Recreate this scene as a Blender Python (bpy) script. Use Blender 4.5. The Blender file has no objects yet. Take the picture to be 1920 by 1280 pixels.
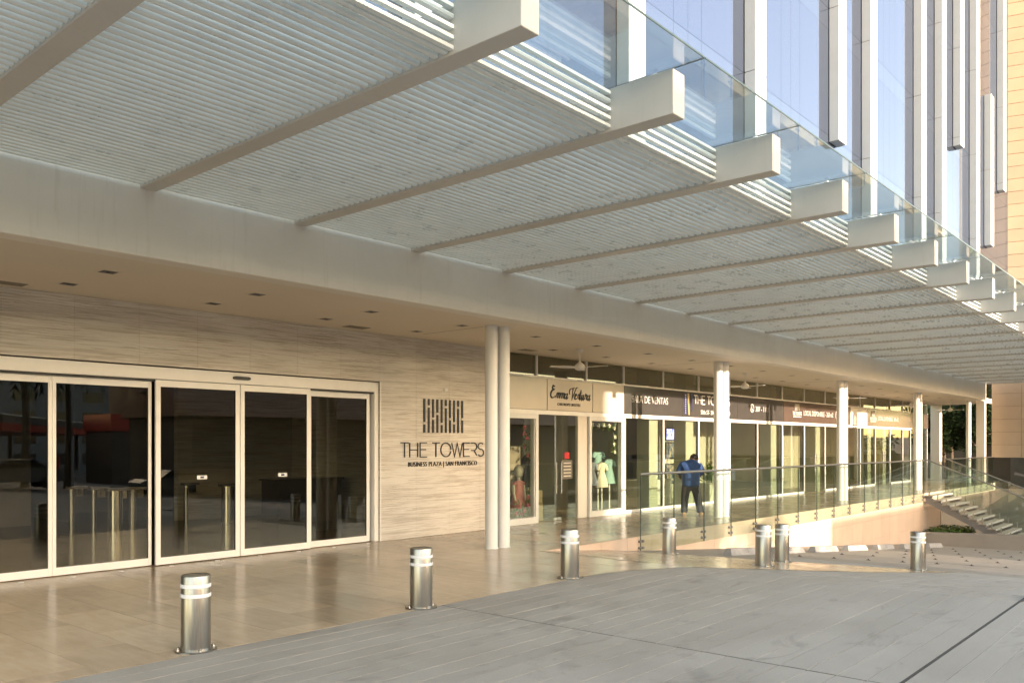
import bpy, bmesh, math, random
from math import sin, cos, pi, radians, sqrt, atan2
from mathutils import Vector
random.seed(7)
SC = bpy.context.scene
COL = SC.collection

# ------------------------------------------------------------------ camera, sky, sun, exposure
EYE = 1.85
YAW = 40.97
cd = bpy.data.cameras.new('camera'); cam = bpy.data.objects.new('camera', cd); COL.objects.link(cam)
cd.sensor_fit = 'HORIZONTAL'; cd.sensor_width = 36.0
cd.lens = 36.0 * 1586.7 / 1920.0
cd.shift_y = (833 - 640) / 1920.0
cd.clip_start = 0.05; cd.clip_end = 2000
cam.location = (0, 0, EYE)
cam.rotation_euler = (radians(90), 0, radians(YAW - 90))
SC.camera = cam

SUN_EL, SUN_AZ = 10.4, 0.0            # elevation; azimuth away from -Y towards -X
W = bpy.data.worlds.new('World'); SC.world = W; W.use_nodes = True
wn = W.node_tree; bg = wn.nodes['Background']
sky = wn.nodes.new('ShaderNodeTexSky'); sky.sky_type = 'NISHITA'; sky.sun_disc = False
sky.sun_elevation = radians(SUN_EL); sky.sun_rotation = radians(180 + SUN_AZ)
sky.air_density = 1.0; sky.dust_density = 1.0; sky.ozone_density = 1.2
wn.links.new(sky.outputs[0], bg.inputs[0]); bg.inputs[1].default_value = 0.15
sd = bpy.data.lights.new('sun', 'SUN'); sun = bpy.data.objects.new('sun', sd); COL.objects.link(sun)
sd.energy = 1.25; sd.angle = radians(0.53); sd.color = (1.0, 0.972, 0.975)
S = Vector((-sin(radians(SUN_AZ)) * cos(radians(SUN_EL)), -cos(radians(SUN_AZ)) * cos(radians(SUN_EL)), sin(radians(SUN_EL))))
sun.rotation_euler = S.to_track_quat('Z', 'Y').to_euler(); sun.location = (0, -30, 30)
SC.view_settings.view_transform = 'Standard'; SC.view_settings.look = 'None'
SC.view_settings.gamma = 1; SC.view_settings.exposure = 2.86
SC.view_settings.use_white_balance = True; SC.view_settings.white_balance_temperature = 9100; SC.view_settings.white_balance_tint = 18
SC.view_settings.use_curve_mapping = False
SC.cycles.transparent_max_bounces = 32
SC.cycles.max_bounces = 10; SC.cycles.diffuse_bounces = 5; SC.cycles.glossy_bounces = 5
SC.cycles.use_denoising = True
SC.cycles.sample_clamp_indirect = 0.45; SC.cycles.use_adaptive_sampling = False
SC.cycles.caustics_reflective = False; SC.cycles.caustics_refractive = False

# ------------------------------------------------------------------ helpers
def tag(o, label=None, cat=None, group=None, kind=None):
    if label: o['label'] = label
    if cat: o['category'] = cat
    if group: o['group'] = group
    if kind: o['kind'] = kind
    return o

def empty(name, loc=(0, 0, 0), rz=0.0, label=None, cat=None, group=None, kind=None):
    o = bpy.data.objects.new(name, None); COL.objects.link(o)
    o.location = loc; o.rotation_euler = (0, 0, rz); o.empty_display_size = 0.2
    return tag(o, label, cat, group, kind)

class MB:
    def __init__(s): s.v = []; s.f = []
    def box(s, x0, x1, y0, y1, z0, z1, zf=None):
        n = len(s.v)
        pts = [(x0, y0), (x1, y0), (x1, y1), (x0, y1)]
        for z in (z0, z1):
            for (x, y) in pts: s.v.append((x, y, z + (zf(x) if zf else 0)))
        s.f += [(n+3, n+2, n+1, n), (n+4, n+5, n+6, n+7)] + [(n+i, n+(i+1) % 4, n+4+(i+1) % 4, n+4+i) for i in range(4)]
        return s
    def cbox(s, x0, x1, y0, y1, z0, z1, c=0.006):
        # box with chamfered edges, made as a stack of rings along z
        n = len(s.v)
        def ring(d, z):
            return [(x0+c+d, y0+d, z), (x1-c-d, y0+d, z), (x1-d, y0+c+d, z), (x1-d, y1-c-d, z), (x1-c-d, y1-d, z), (x0+c+d, y1-d, z), (x0+d, y1-c-d, z), (x0+d, y0+c+d, z)]
        for d, z in ((c, z0), (0, z0+c), (0, z1-c), (c, z1)): s.v += ring(d, z)
        for k in range(3):
            for i in range(8):
                j = (i+1) % 8
                s.f.append((n+k*8+i, n+k*8+j, n+k*8+8+j, n+k*8+8+i))
        s.f.append(tuple(n+i for i in range(7, -1, -1))); s.f.append(tuple(n+24+i for i in range(8)))
        return s
    def prism(s, poly, a, b, axis='z'):
        n = len(s.v); m = len(poly)
        for t in (a, b):
            for p in poly:
                if axis == 'z': s.v.append((p[0], p[1], t))
                elif axis == 'x': s.v.append((t, p[0], p[1]))
                else: s.v.append((p[0], t, p[1]))
        fl = axis == 'y'
        A = tuple(range(n+m-1, n-1, -1)); B = tuple(range(n+m, n+2*m))
        if fl: A = A[::-1]; B = B[::-1]
        s.f += [A, B]
        for i in range(m):
            j = (i+1) % m; q = (n+i, n+j, n+m+j, n+m+i)
            s.f.append(q[::-1] if fl else q)
        return s
    def cyl(s, x, y, z0, z1, r, n=24, r1=None):
        return s.lathe([(0, z0), (r, z0), (r if r1 is None else r1, z1), (0, z1)], n, x, y)
    def lathe(s, prof, n=24, cx=0, cy=0, cz=0):
        rings = []
        for (r, z) in prof:
            if r < 1e-6: rings.append([len(s.v)]); s.v.append((cx, cy, cz+z))
            else:
                b = len(s.v); rings.append(list(range(b, b+n)))
                for i in range(n): a = 2*pi*i/n; s.v.append((cx+r*cos(a), cy+r*sin(a), cz+z))
        for A, B in zip(rings, rings[1:]):
            if len(A) == 1 and len(B) == 1: continue
            for i in range(n):
                j = (i+1) % n
                if len(A) == 1: s.f.append((A[0], B[j], B[i]))
                elif len(B) == 1: s.f.append((A[i], A[j], B[0]))
                else: s.f.append((A[i], A[j], B[j], B[i]))
        return s
    def tube(s, path, r, n=10, cap=True):
        P = [Vector(p) for p in path]; m = len(P)
        rr = r if isinstance(r, (list, tuple)) else [r]*m
        b0 = len(s.v); up = None
        for i, p in enumerate(P):
            d = (P[min(i+1, m-1)] - P[max(i-1, 0)]).normalized()
            if up is None:
                up = Vector((0, 0, 1)) if abs(d.z) < .9 else Vector((1, 0, 0))
            e1 = up.cross(d)
            if e1.length < 1e-5: e1 = Vector((1, 0, 0)).cross(d)
            e1.normalize(); e2 = d.cross(e1); up = e2
            for k in range(n):
                a = 2*pi*k/n; q = p + (e1*cos(a) + e2*sin(a))*rr[i]; s.v.append(tuple(q))
        for i in range(m-1):
            for k in range(n):
                j = (k+1) % n
                s.f.append((b0+i*n+k, b0+i*n+j, b0+i*n+n+j, b0+i*n+n+k))
        if cap:
            s.f.append(tuple(b0+k for k in range(n-1, -1, -1))); s.f.append(tuple(b0+(m-1)*n+k for k in range(n)))
        return s
    def quad(s, a, b, c, d):
        n = len(s.v); s.v += [a, b, c, d]; s.f.append((n, n+1, n+2, n+3)); return s
    def ball(s, c, rx, ry=None, rz=None, n=14, m=9):
        ry = ry or rx; rz = rz or rx; b = len(s.v)
        pr = [(sin(pi*i/m), -cos(pi*i/m)) for i in range(m+1)]
        pr[0] = (0, -1); pr[-1] = (0, 1); k0 = len(s.v); s.lathe(pr, n)
        for i in range(k0, len(s.v)):
            x, y, z = s.v[i]; s.v[i] = (c[0]+x*rx, c[1]+y*ry, c[2]+z*rz)
        return s
    def mesh(s, name, smooth=False):
        me = bpy.data.meshes.new(name); me.from_pydata(s.v, [], s.f); me.update()
        if smooth: smooth_mesh(me, smooth if not isinstance(smooth, bool) else 40)
        return me
    def build(s, name, mat, parent=None, smooth=False, world=True, loc=None, rot=None):
        return place(s.mesh(name, smooth), name, mat, parent, world, loc, rot)

def smooth_mesh(me, deg=40):
    bm = bmesh.new(); bm.from_mesh(me)
    for f in bm.faces: f.smooth = True
    c = cos(radians(deg))
    for e in bm.edges:
        if len(e.link_faces) == 2 and e.link_faces[0].normal.dot(e.link_faces[1].normal) < c: e.smooth = False
    bm.to_mesh(me); bm.free()

def place(me, name, mat, parent=None, world=True, loc=None, rot=None):
    o = bpy.data.objects.new(name, me); COL.objects.link(o)
    if mat and not me.materials: me.materials.append(mat)
    if parent is not None:
        o.parent = parent
        if world and loc is None:
            p = parent; off = Vector((0, 0, 0))
            while p is not None: off += Vector(p.location); p = p.parent
            o.location = -off
    if loc is not None: o.location = loc
    if rot is not None: o.rotation_euler = rot
    return o

KIDS = {}
def copy_tree(o, parent=None, kids=None):
    c = o.copy(); COL.objects.link(c)
    if parent is not None: c.parent = parent
    for ch in [x for x in COL.objects if x.parent == o]: copy_tree(ch, c)
    return c

def inst(src, parent, loc):
    c = src.copy(); COL.objects.link(c); c.parent = parent; c.location = loc; return c

def obox(name, mat, parent, *b, c=0.0):
    m = MB(); m.cbox(*b, c=c) if c else m.box(*b)
    return m.build(name, mat, parent)

# ------------------------------------------------------------------ materials
def new_mat(name):
    m = bpy.data.materials.new(name); m.use_nodes = True
    nt = m.node_tree; return m, nt, nt.nodes['Principled BSDF']
def N(nt, t, **kw):
    n = nt.nodes.new(t)
    for k, v in kw.items(): setattr(n, k, v)
    return n
def L(nt, a, b): nt.links.new(a, b)
def pos(nt, scale=(1, 1, 1), rnd=0.0, obj=False):
    mp = N(nt, 'ShaderNodeMapping'); mp.inputs['Scale'].default_value = scale
    if obj:
        src = N(nt, 'ShaderNodeTexCoord').outputs['Object']
    else:
        src = N(nt, 'ShaderNodeNewGeometry').outputs['Position']
    L(nt, src, mp.inputs['Vector'])
    if rnd:
        oi = N(nt, 'ShaderNodeObjectInfo'); ml = N(nt, 'ShaderNodeMath', operation='MULTIPLY'); ml.inputs[1].default_value = rnd
        L(nt, oi.outputs['Random'], ml.inputs[0]); L(nt, ml.outputs[0], mp.inputs['Location'])
    return mp.outputs['Vector']
def noise(nt, vec, scale=1, detail=4, rough=.55, dist=0.0):
    n = N(nt, 'ShaderNodeTexNoise'); n.inputs['Scale'].default_value = scale; n.inputs['Detail'].default_value = detail
    n.inputs['Roughness'].default_value = rough; n.inputs['Distortion'].default_value = dist
    L(nt, vec, n.inputs['Vector']); return n.outputs['Fac']
def ramp(nt, fac, stops):
    r = N(nt, 'ShaderNodeValToRGB'); el = r.color_ramp.elements
    while len(el) < len(stops): el.new(0.5)
    for e, (p, c) in zip(el, stops): e.position = p; e.color = (*c, 1) if len(c) == 3 else c
    L(nt, fac, r.inputs['Fac']); return r.outputs['Color']
def mixc(nt, fac, a, b, mode='MIX'):
    m = N(nt, 'ShaderNodeMix', data_type='RGBA', blend_type=mode)
    if isinstance(fac, (int, float)): m.inputs[0].default_value = fac
    else: L(nt, fac, m.inputs[0])
    for i, x in ((6, a), (7, b)):
        if isinstance(x, tuple): m.inputs[i].default_value = (*x, 1)
        else: L(nt, x, m.inputs[i])
    return m.outputs[2]
def mrange(nt, fac, a, b, lo, hi):
    m = N(nt, 'ShaderNodeMapRange'); L(nt, fac, m.inputs[0])
    for i, v in zip((1, 2, 3, 4), (a, b, lo, hi)): m.inputs[i].default_value = v
    return m.outputs[0]
def bump(nt, h, strength, dist, bsdf):
    b = N(nt, 'ShaderNodeBump'); b.inputs['Strength'].default_value = strength; b.inputs['Distance'].default_value = dist
    L(nt, h, b.inputs['Height']); L(nt, b.outputs[0], bsdf.inputs['Normal'])
def objrand(nt): return N(nt, 'ShaderNodeObjectInfo').outputs['Random']

def simple(name, col, rough=.5, metal=0.0, var=.08, scale=3.0, bmp=0.0, spec=.5, rnd=0.0):
    m, nt, b = new_mat(name)
    v = pos(nt); n = noise(nt, v, scale, 5)
    lo = tuple(max(0, c*(1-var)) for c in col); hi = tuple(min(1, c*(1+var)) for c in col)
    c = ramp(nt, n, [(.3, lo), (.7, hi)])
    if rnd:
        mv = mrange(nt, objrand(nt), 0, 1, 1-rnd, 1+rnd)
        c = mixc(nt, 1.0, c, mv, 'MULTIPLY')
    L(nt, c, b.inputs['Base Color'])
    L(nt, mrange(nt, n, .3, .7, max(.02, rough*.85), min(1, rough*1.15)), b.inputs['Roughness'])
    b.inputs['Metallic'].default_value = metal; b.inputs['Specular IOR Level'].default_value = spec
    if bmp: bump(nt, noise(nt, v, scale*14, 3), bmp, .004, b)
    return m

def glass(name, tint, extra=0.0, rough=0.0, glosscol=(1, 1, 1), wobble=0.0):
    m = bpy.data.materials.new(name); m.use_nodes = True; nt = m.node_tree; nt.nodes.clear()
    out = N(nt, 'ShaderNodeOutputMaterial'); mx = N(nt, 'ShaderNodeMixShader')
    tr = N(nt, 'ShaderNodeBsdfTransparent'); tr.inputs[0].default_value = (*tint, 1)
    gl = N(nt, 'ShaderNodeBsdfGlossy'); gl.inputs[0].default_value = (*glosscol, 1); gl.inputs['Roughness'].default_value = rough
    fr = N(nt, 'ShaderNodeFresnel'); ge = N(nt, 'ShaderNodeNewGeometry')
    L(nt, mrange(nt, ge.outputs['Backfacing'], 0, 1, 1.5, 1/1.5), fr.inputs[0])
    ad = N(nt, 'ShaderNodeMath', operation='ADD', use_clamp=True); ad.inputs[1].default_value = extra
    L(nt, fr.outputs[0], ad.inputs[0]); L(nt, ad.outputs[0], mx.inputs[0]); L(nt, tr.outputs[0], mx.inputs[1]); L(nt, gl.outputs[0], mx.inputs[2])
    L(nt, mx.outputs[0], out.inputs[0])
    if wobble:
        b = N(nt, 'ShaderNodeBump'); b.inputs['Strength'].default_value = wobble; b.inputs['Distance'].default_value = .02
        L(nt, noise(nt, pos(nt, (1, 1, .5), 40), .9, 1), b.inputs['Height']); L(nt, b.outputs[0], gl.inputs['Normal']); L(nt, b.outputs[0], fr.inputs['Normal'])
    return m

def mat_veinstone():
    m, nt, b = new_mat('veined_limestone')
    v = pos(nt, (1, 1, 1), 0)
    wv = N(nt, 'ShaderNodeTexWave', wave_type='BANDS', bands_direction='Z', wave_profile='SIN')
    for k, x in (('Scale', 7.5), ('Distortion', 9.0), ('Detail', 4.0), ('Detail Scale', .5), ('Detail Roughness', .66)): wv.inputs[k].default_value = x
    st = N(nt, 'ShaderNodeMapping'); st.inputs['Scale'].default_value = (.55, .55, 1.15); L(nt, v, st.inputs['Vector']); L(nt, st.outputs[0], wv.inputs['Vector'])
    n1 = noise(nt, pos(nt, (.5, .5, 5.0), 0), 1.5, 7, .6, .6)
    n2 = noise(nt, pos(nt, (1.1, 1.1, 34.0), 0), 1.0, 4, .6, .8)
    mask = noise(nt, pos(nt, (.9, .9, 4), 0), 1.3, 4, .6)
    c = ramp(nt, n1, [(.25, (.57, .525, .475)), (.45, (.66, .615, .565)), (.62, (.72, .685, .635)), (.8, (.77, .74, .695))])
    line = ramp(nt, wv.outputs['Fac'], [(.0, (.60, .53, .46)), (.07, (.78, .73, .68)), (.2, (1, 1, 1)), (1, (1, 1, 1))])
    c = mixc(nt, mrange(nt, mask, .42, .64, .04, .85), c, mixc(nt, 1.0, c, line, 'MULTIPLY'))
    c = mixc(nt, .55, c, mixc(nt, 1.0, c, ramp(nt, n2, [(.40, (.6, .54, .47)), (.5, (1, 1, 1)), (.6, (1.0, 1.0, 1.0))]), 'MULTIPLY'))
    c = mixc(nt, 1.0, c, mrange(nt, objrand(nt), 0, 1, .975, 1.02), 'MULTIPLY')
    L(nt, c, b.inputs['Base Color']); b.inputs['Roughness'].default_value = .42
    bump(nt, n2, .1, .003, b); return m

def mat_tile():
    m, nt, b = new_mat('polished_beige_tile')
    v = pos(nt, (1, 1, 1), 30)
    n1 = noise(nt, v, 1.3, 6, .6, .8); n2 = noise(nt, pos(nt, (6, 1.2, 1), 30), 2.0, 5, .6, .4)
    c = ramp(nt, n1, [(.3, (.40, .295, .195)), (.55, (.45, .342, .232)), (.75, (.49, .385, .27))])
    c = mixc(nt, .35, c, ramp(nt, n2, [(.35, (.33, .24, .155)), (.65, (.52, .43, .32))]))
    c = mixc(nt, 1.0, c, mrange(nt, objrand(nt), 0, 1, .80, 1.14), 'MULTIPLY')
    dirt = noise(nt, pos(nt), .55, 6, .65)
    c = mixc(nt, mrange(nt, dirt, .52, .78, 0, .18), c, (.30, .235, .165))
    L(nt, c, b.inputs['Base Color'])
    r = mrange(nt, noise(nt, pos(nt), 1.7, 6, .65), .35, .7, .15, .27)
    L(nt, r, b.inputs['Roughness']); b.inputs['Specular IOR Level'].default_value = .55
    bump(nt, noise(nt, v, 2.2, 2), .02, .01, b)
    return m

def mat_paver(name, c0, c1, c2, warm=None, rnd=.08):
    m, nt, b = new_mat(name)
    v = pos(nt); n1 = noise(nt, v, .9, 7, .62, .4)
    n2 = noise(nt, pos(nt, (1.2, 9, 1)), 1.4, 5, .6, .6); n3 = noise(nt, v, 55, 3, .6)
    c = ramp(nt, n1, [(.28, c0), (.5, c1), (.74, c2)])
    c = mixc(nt, .14, c, ramp(nt, n2, [(.3, c0), (.7, c2)]))
    c = mixc(nt, .22, c, ramp(nt, n3, [(.35, c0), (.65, c2)]))
    if rnd: c = mixc(nt, 1.0, c, mrange(nt, objrand(nt), 0, 1, 1-rnd, 1+rnd), 'MULTIPLY')
    st = noise(nt, pos(nt, (.5, 1.1, 1)), 1.9, 5, .7, 1.2)
    c = mixc(nt, mrange(nt, st, .57, .74, 0, .5), c, tuple(x*.5 for x in c0))
    for cx_, cy_, rr in ((9.6, -.6, 6.55), (9.6, -.6, 6.28), (14.0, -6.0, 12.2), (5.0, -9.0, 14.6)):      # worn tyre tracks
        dv = N(nt, 'ShaderNodeVectorMath', operation='DISTANCE'); dv.inputs[1].default_value = (cx_, cy_, 0); L(nt, pos(nt, (1, 1, 0)), dv.inputs[0])
        sb = N(nt, 'ShaderNodeMath', operation='SUBTRACT'); sb.inputs[1].default_value = rr; L(nt, dv.outputs['Value'], sb.inputs[0])
        ab = N(nt, 'ShaderNodeMath', operation='ABSOLUTE'); L(nt, sb.outputs[0], ab.inputs[0])
        bd = mrange(nt, ab.outputs[0], .05, .11, .30, 0); mk = mrange(nt, noise(nt, pos(nt, (1.6, 1.6, 1)), 1.2, 6, .75), .48, .66, 0, 1)
        ml = N(nt, 'ShaderNodeMath', operation='MULTIPLY'); L(nt, bd, ml.inputs[0]); L(nt, mk, ml.inputs[1])
        c = mixc(nt, ml.outputs[0], c, tuple(x*.38 for x in c0))
    spots = noise(nt, v, 6.5, 2, .5)
    c = mixc(nt, mrange(nt, spots, .74, .80, 0, .5), c, tuple(x*.55 for x in c0))
    L(nt, c, b.inputs['Base Color'])
    L(nt, mrange(nt, n1, .3, .7, .5, .75), b.inputs['Roughness']); b.inputs['Specular IOR Level'].default_value = .35
    bump(nt, n3, .25, .003, b); return m

def mat_steel():
    m, nt, b = new_mat('brushed_steel')
    n = noise(nt, pos(nt, (60, 60, 2), 10, obj=True), 3, 4)
    L(nt, ramp(nt, n, [(.3, (.30, .29, .272)), (.7, (.43, .415, .395))]), b.inputs['Base Color'])
    b.inputs['Metallic'].default_value = 1.0; b.inputs['Roughness'].default_value = .30
    b.inputs['Anisotropic'].default_value = .5
    bump(nt, n, .05, .002, b); return m

def mat_towerglass(name, col, base, rough=.012, k=.78):
    m = bpy.data.materials.new(name); m.use_nodes = True; nt = m.node_tree; b = nt.nodes['Principled BSDF']
    out = nt.nodes['Material Output']
    b.inputs['Base Color'].default_value = (*base, 1); b.inputs['Roughness'].default_value = .1
    g = N(nt, 'ShaderNodeBsdfGlossy'); g.inputs[0].default_value = (*col, 1); g.inputs['Roughness'].default_value = rough
    mx = N(nt, 'ShaderNodeMixShader'); mx.inputs[0].default_value = k
    bu = N(nt, 'ShaderNodeBump'); bu.inputs['Strength'].default_value = .05; bu.inputs['Distance'].default_value = .02
    L(nt, noise(nt, pos(nt, (1, 1, .6), 50), .8, 1), bu.inputs['Height']); L(nt, bu.outputs[0], g.inputs['Normal'])
    L(nt, b.outputs[0], mx.inputs[1]); L(nt, g.outputs[0], mx.inputs[2]); L(nt, mx.outputs[0], out.inputs[0]); return m

def mat_leaf(name, c0, c1, c2):
    m, nt, b = new_mat(name)
    c = ramp(nt, noise(nt, pos(nt), 3.5, 3), [(.3, c0), (.5, c1), (.72, c2)])
    L(nt, c, b.inputs['Base Color']); b.inputs['Roughness'].default_value = .5
    return m

def paint(name, col, rough):
    # painted metal with faint rain streaks, dust and smudges
    m, nt, b = new_mat(name)
    st = noise(nt, pos(nt, (5, 5, .35)), 2.2, 5, .65); sm = noise(nt, pos(nt), 1.1, 6, .65); fine = noise(nt, pos(nt), 30, 3)
    c = ramp(nt, sm, [(.3, tuple(x*.94 for x in col)), (.7, tuple(min(1, x*1.03) for x in col))])
    c = mixc(nt, mrange(nt, st, .56, .74, 0, .22), c, tuple(x*y for x, y in zip(col, (.62, .58, .52))))
    c = mixc(nt, mrange(nt, fine, .66, .76, 0, .12), c, tuple(x*.6 for x in col))
    L(nt, c, b.inputs['Base Color']); L(nt, mrange(nt, sm, .3, .7, rough*.8, min(1, rough*1.25)), b.inputs['Roughness'])
    bump(nt, sm, .04, .01, b); return m

M = {}
M['vein'] = mat_veinstone(); M['tile'] = mat_tile()
M['paver'] = mat_paver('grey_paver', (.262, .246, .216), (.33, .31, .275), (.39, .368, .33), rnd=.035)
M['concrete'] = mat_paver('parking_concrete', (.22, .195, .165), (.285, .255, .215), (.34, .305, .26), rnd=0)
M['asphalt'] = mat_paver('asphalt', (.04, .04, .04), (.055, .054, .052), (.07, .07, .068), rnd=0)
M['mortar'] = simple('light_mortar', (.50, .49, .46), .8, var=.2)
M['darkjoint'] = simple('dark_joint', (.05, .048, .045), .8)
M['grout'] = simple('tile_grout', (.20, .15, .105), .7)
M['white'] = paint('white_paint', (.78, .775, .76), .38)
M['slat'] = simple('slat_white', (.80, .85, .84), .30, var=.05)
M['beam'] = paint('beam_paint', (.575, .55, .51), .45)
M['ceiling'] = simple('ceiling_paint', (.76, .68, .575), .7, var=.03, scale=.6)
M['fascia'] = paint('fascia_paint', (.80, .755, .69), .6)
M['alu'] = simple('pale_aluminium', (.88, .87, .85), .33, var=.03)
M['darkalu'] = simple('dark_gasket', (.03, .03, .032), .5)
M['steel'] = mat_steel()
M['chrome'] = simple('polished_steel', (.80, .77, .72), .22, metal=1.0, var=.04)
M['band'] = simple('reflective_band', (.85, .86, .88), .3, var=.03)
M['black'] = simple('black_letters', (.014, .014, .016), .4)
M['signdark'] = simple('dark_sign_panel', (.06, .056, .052), .14, var=.06)
M['signbrown'] = simple('brown_sign_panel', (.105, .072, .058), .2, var=.06)
M['signcream'] = simple('cream_sign_panel', (.66, .585, .50), .22, var=.03)
M['navy'] = simple('navy_print', (.03, .035, .11), .3)
M['gold'] = simple('gold_print', (.50, .36, .17), .3)
M['letterwhite'] = simple('white_letters', (.86, .84, .80), .35, var=.02)
M['pink'] = simple('peach_stone', (.66, .49, .375), .55, var=.07, scale=1.5, bmp=.1, rnd=.03)
M['tan'] = simple('tan_stone', (.40, .30, .215), .6, var=.05, scale=1.2, bmp=.1, rnd=.05)
M['slabedge'] = simple('cream_slab', (.50, .44, .34), .55, var=.04)
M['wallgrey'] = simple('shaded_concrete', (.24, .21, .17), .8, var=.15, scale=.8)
M['kerb'] = simple('kerb_concrete', (.25, .215, .18), .8, var=.15, scale=1.0, bmp=.2)
M['stop'] = simple('chalky_concrete', (.34, .325, .305), .75, var=.18, scale=6, bmp=.3)
M['rail_glass'] = glass('railing_glass', (.905, .952, .922), .012)
M['glassedge'] = simple('glass_edge', (.045, .075, .065), .2)
M['roof_glass'] = glass('canopy_glass', (.77, .86, .88), .08)
M['shop_glass'] = glass('shop_glass', (.90, .93, .86), .05, wobble=.035)
M['high_glass'] = glass('transom_glass', (.72, .72, .60), .04, wobble=.03)
M['door_glass'] = glass('door_glass', (.80, .79, .72), .004, wobble=.03)
M['tglass'] = mat_towerglass('tower_glass', (.46, .57, .86), (.03, .04, .058), k=.27)
M['spandrel'] = mat_towerglass('spandrel_glass', (.52, .63, .88), (.03, .04, .06), k=.28)
M['finw'] = simple('fin_panel', (.56, .61, .67), .35, var=.03)
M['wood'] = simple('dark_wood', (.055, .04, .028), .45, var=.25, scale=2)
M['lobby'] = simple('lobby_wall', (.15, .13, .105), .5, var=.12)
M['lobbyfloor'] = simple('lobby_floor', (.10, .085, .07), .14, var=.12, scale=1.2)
M['shopwall'] = simple('shop_wall', (.30, .245, .18), .8, var=.06)
M['shopbeige'] = simple('shop_pale_wall', (.44, .41, .335), .75, var=.04)
M['shopsunlit'] = simple('shop_sunlit_wall', (.74, .58, .32), .75, var=.04)  # warm sunlight on the inner wall is put into this colour
M['shopfloor'] = simple('shop_floor', (.36, .29, .21), .25, var=.08)
M['pillar'] = simple('pillar_paint', (.52, .52, .45), .6, var=.03)
M['curtain'] = simple('curtain_cloth', (.40, .35, .26), .85, var=.15)
M['teal'] = simple('teal_cloth', (.06, .16, .17), .8)
M['dressteal'] = simple('teal_dress_cloth', (.24, .42, .42), .8)
M['dresswhite'] = simple('ivory_dress_cloth', (.72, .68, .58), .8)
M['dressblue'] = simple('blue_dress_cloth', (.38, .44, .60), .8)
M['dresspink'] = simple('pink_dress_cloth', (.72, .25, .26), .8)
M['blackcloth'] = simple('black_cloth', (.02, .02, .022), .85)
M['mannequin'] = simple('mannequin_white', (.78, .74, .68), .4)
M['flower'] = simple('pink_flower', (.62, .12, .20), .6, var=.3, scale=20)
M['flowerw'] = simple('white_flower', (.80, .77, .68), .6, var=.1, scale=20)
M['cardboard'] = simple('cardboard', (.50, .38, .20), .8)
M['red'] = simple('red_sign', (.60, .03, .03), .4)
M['paper'] = simple('printed_paper', (.74, .70, .62), .6, var=.15, scale=30)
M['orangeprint'] = simple('orange_print', (.62, .36, .16), .5)
M['leafdark'] = mat_leaf('dark_leaf', (.010, .022, .008), (.022, .045, .014), (.05, .085, .025))
M['leaf'] = mat_leaf('green_leaf', (.02, .06, .012), (.05, .12, .02), (.12, .20, .035))
M['bark'] = simple('bark', (.10, .075, .05), .9, var=.3, scale=12)
M['stud'] = simple('dark_iron', (.045, .04, .037), .6, metal=.4)
M['stairmetal'] = simple('stair_steel', (.24, .225, .22), .5, metal=.3, var=.08)
M['nosing'] = simple('nosing_metal', (.46, .45, .43), .4, var=.08)
M['treadtop'] = simple('tread_stone', (.38, .335, .27), .6, var=.08)
M['skin'] = simple('skin', (.12, .06, .036), .5, var=.05)
M['hair'] = simple('black_hair', (.008, .007, .007), .6)
M['shirt'] = simple('blue_shirt', (.022, .075, .21), .85, var=.22, scale=9, bmp=.3)
_b = [n for n in M['shirt'].node_tree.nodes if n.type == 'BUMP'][0]; _b.inputs['Distance'].default_value = .03; _b.inputs['Strength'].default_value = .7
[n for n in M['shirt'].node_tree.nodes if n.type == 'TEX_NOISE'][1].inputs['Scale'].default_value = 9
M['trousers'] = simple('dark_jeans', (.055, .05, .042), .85, var=.2, scale=8)
M['shoe'] = simple('tan_shoe', (.42, .24, .10), .6)
M['redband'] = simple('station_red', (.42, .035, .02), .4)
M['darkband'] = simple('station_grey', (.06, .06, .062), .4)
M['bluegrey'] = simple('office_grey', (.17, .18, .195), .6, var=.08, scale=.3)
M['brownblock'] = simple('brown_render', (.12, .095, .08), .8, var=.1, scale=.3)
M['roof'] = simple('clay_roof', (.27, .16, .11), .8, var=.2, scale=2)
M['render'] = simple('house_render', (.46, .38, .28), .8, var=.1)
M['winglass'] = simple('window_dark', (.02, .025, .03), .08)
M['carwhite'] = simple('car_white', (.70, .70, .70), .2, var=.01)
M['cargrey'] = simple('car_grey', (.14, .145, .15), .2, var=.01)
M['tyre'] = simple('tyre', (.015, .015, .015), .8)
M['emis'] = simple('screen_frame', (.02, .02, .022), .3)

def screen_mat():
    m, nt, b = new_mat('lit_screen')
    n = noise(nt, pos(nt, (14, 14, 9)), 1.0, 3)
    c = ramp(nt, n, [(.35, (.03, .06, .5)), (.5, (.12, .18, .9)), (.62, (.55, .6, 1.0))])
    L(nt, c, b.inputs['Base Color']); L(nt, c, b.inputs['Emission Color']); b.inputs['Emission Strength'].default_value = .9
    return m
M['screen'] = screen_mat()
def poster_mat():
    m, nt, b = new_mat('poster_print')
    n = noise(nt, pos(nt, (6, 6, 5)), 1.0, 5, .7)
    c = ramp(nt, n, [(.3, (.03, .045, .07)), (.46, (.10, .16, .24)), (.55, (.30, .26, .2)), (.7, (.5, .46, .4))])
    L(nt, c, b.inputs['Base Color']); b.inputs['Roughness'].default_value = .25; return m
M['poster'] = poster_mat()

# ------------------------------------------------------------------ ground
def g(x): return -0.081 * max(0.0, min(x, 47.0) - 11.4)

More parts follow.
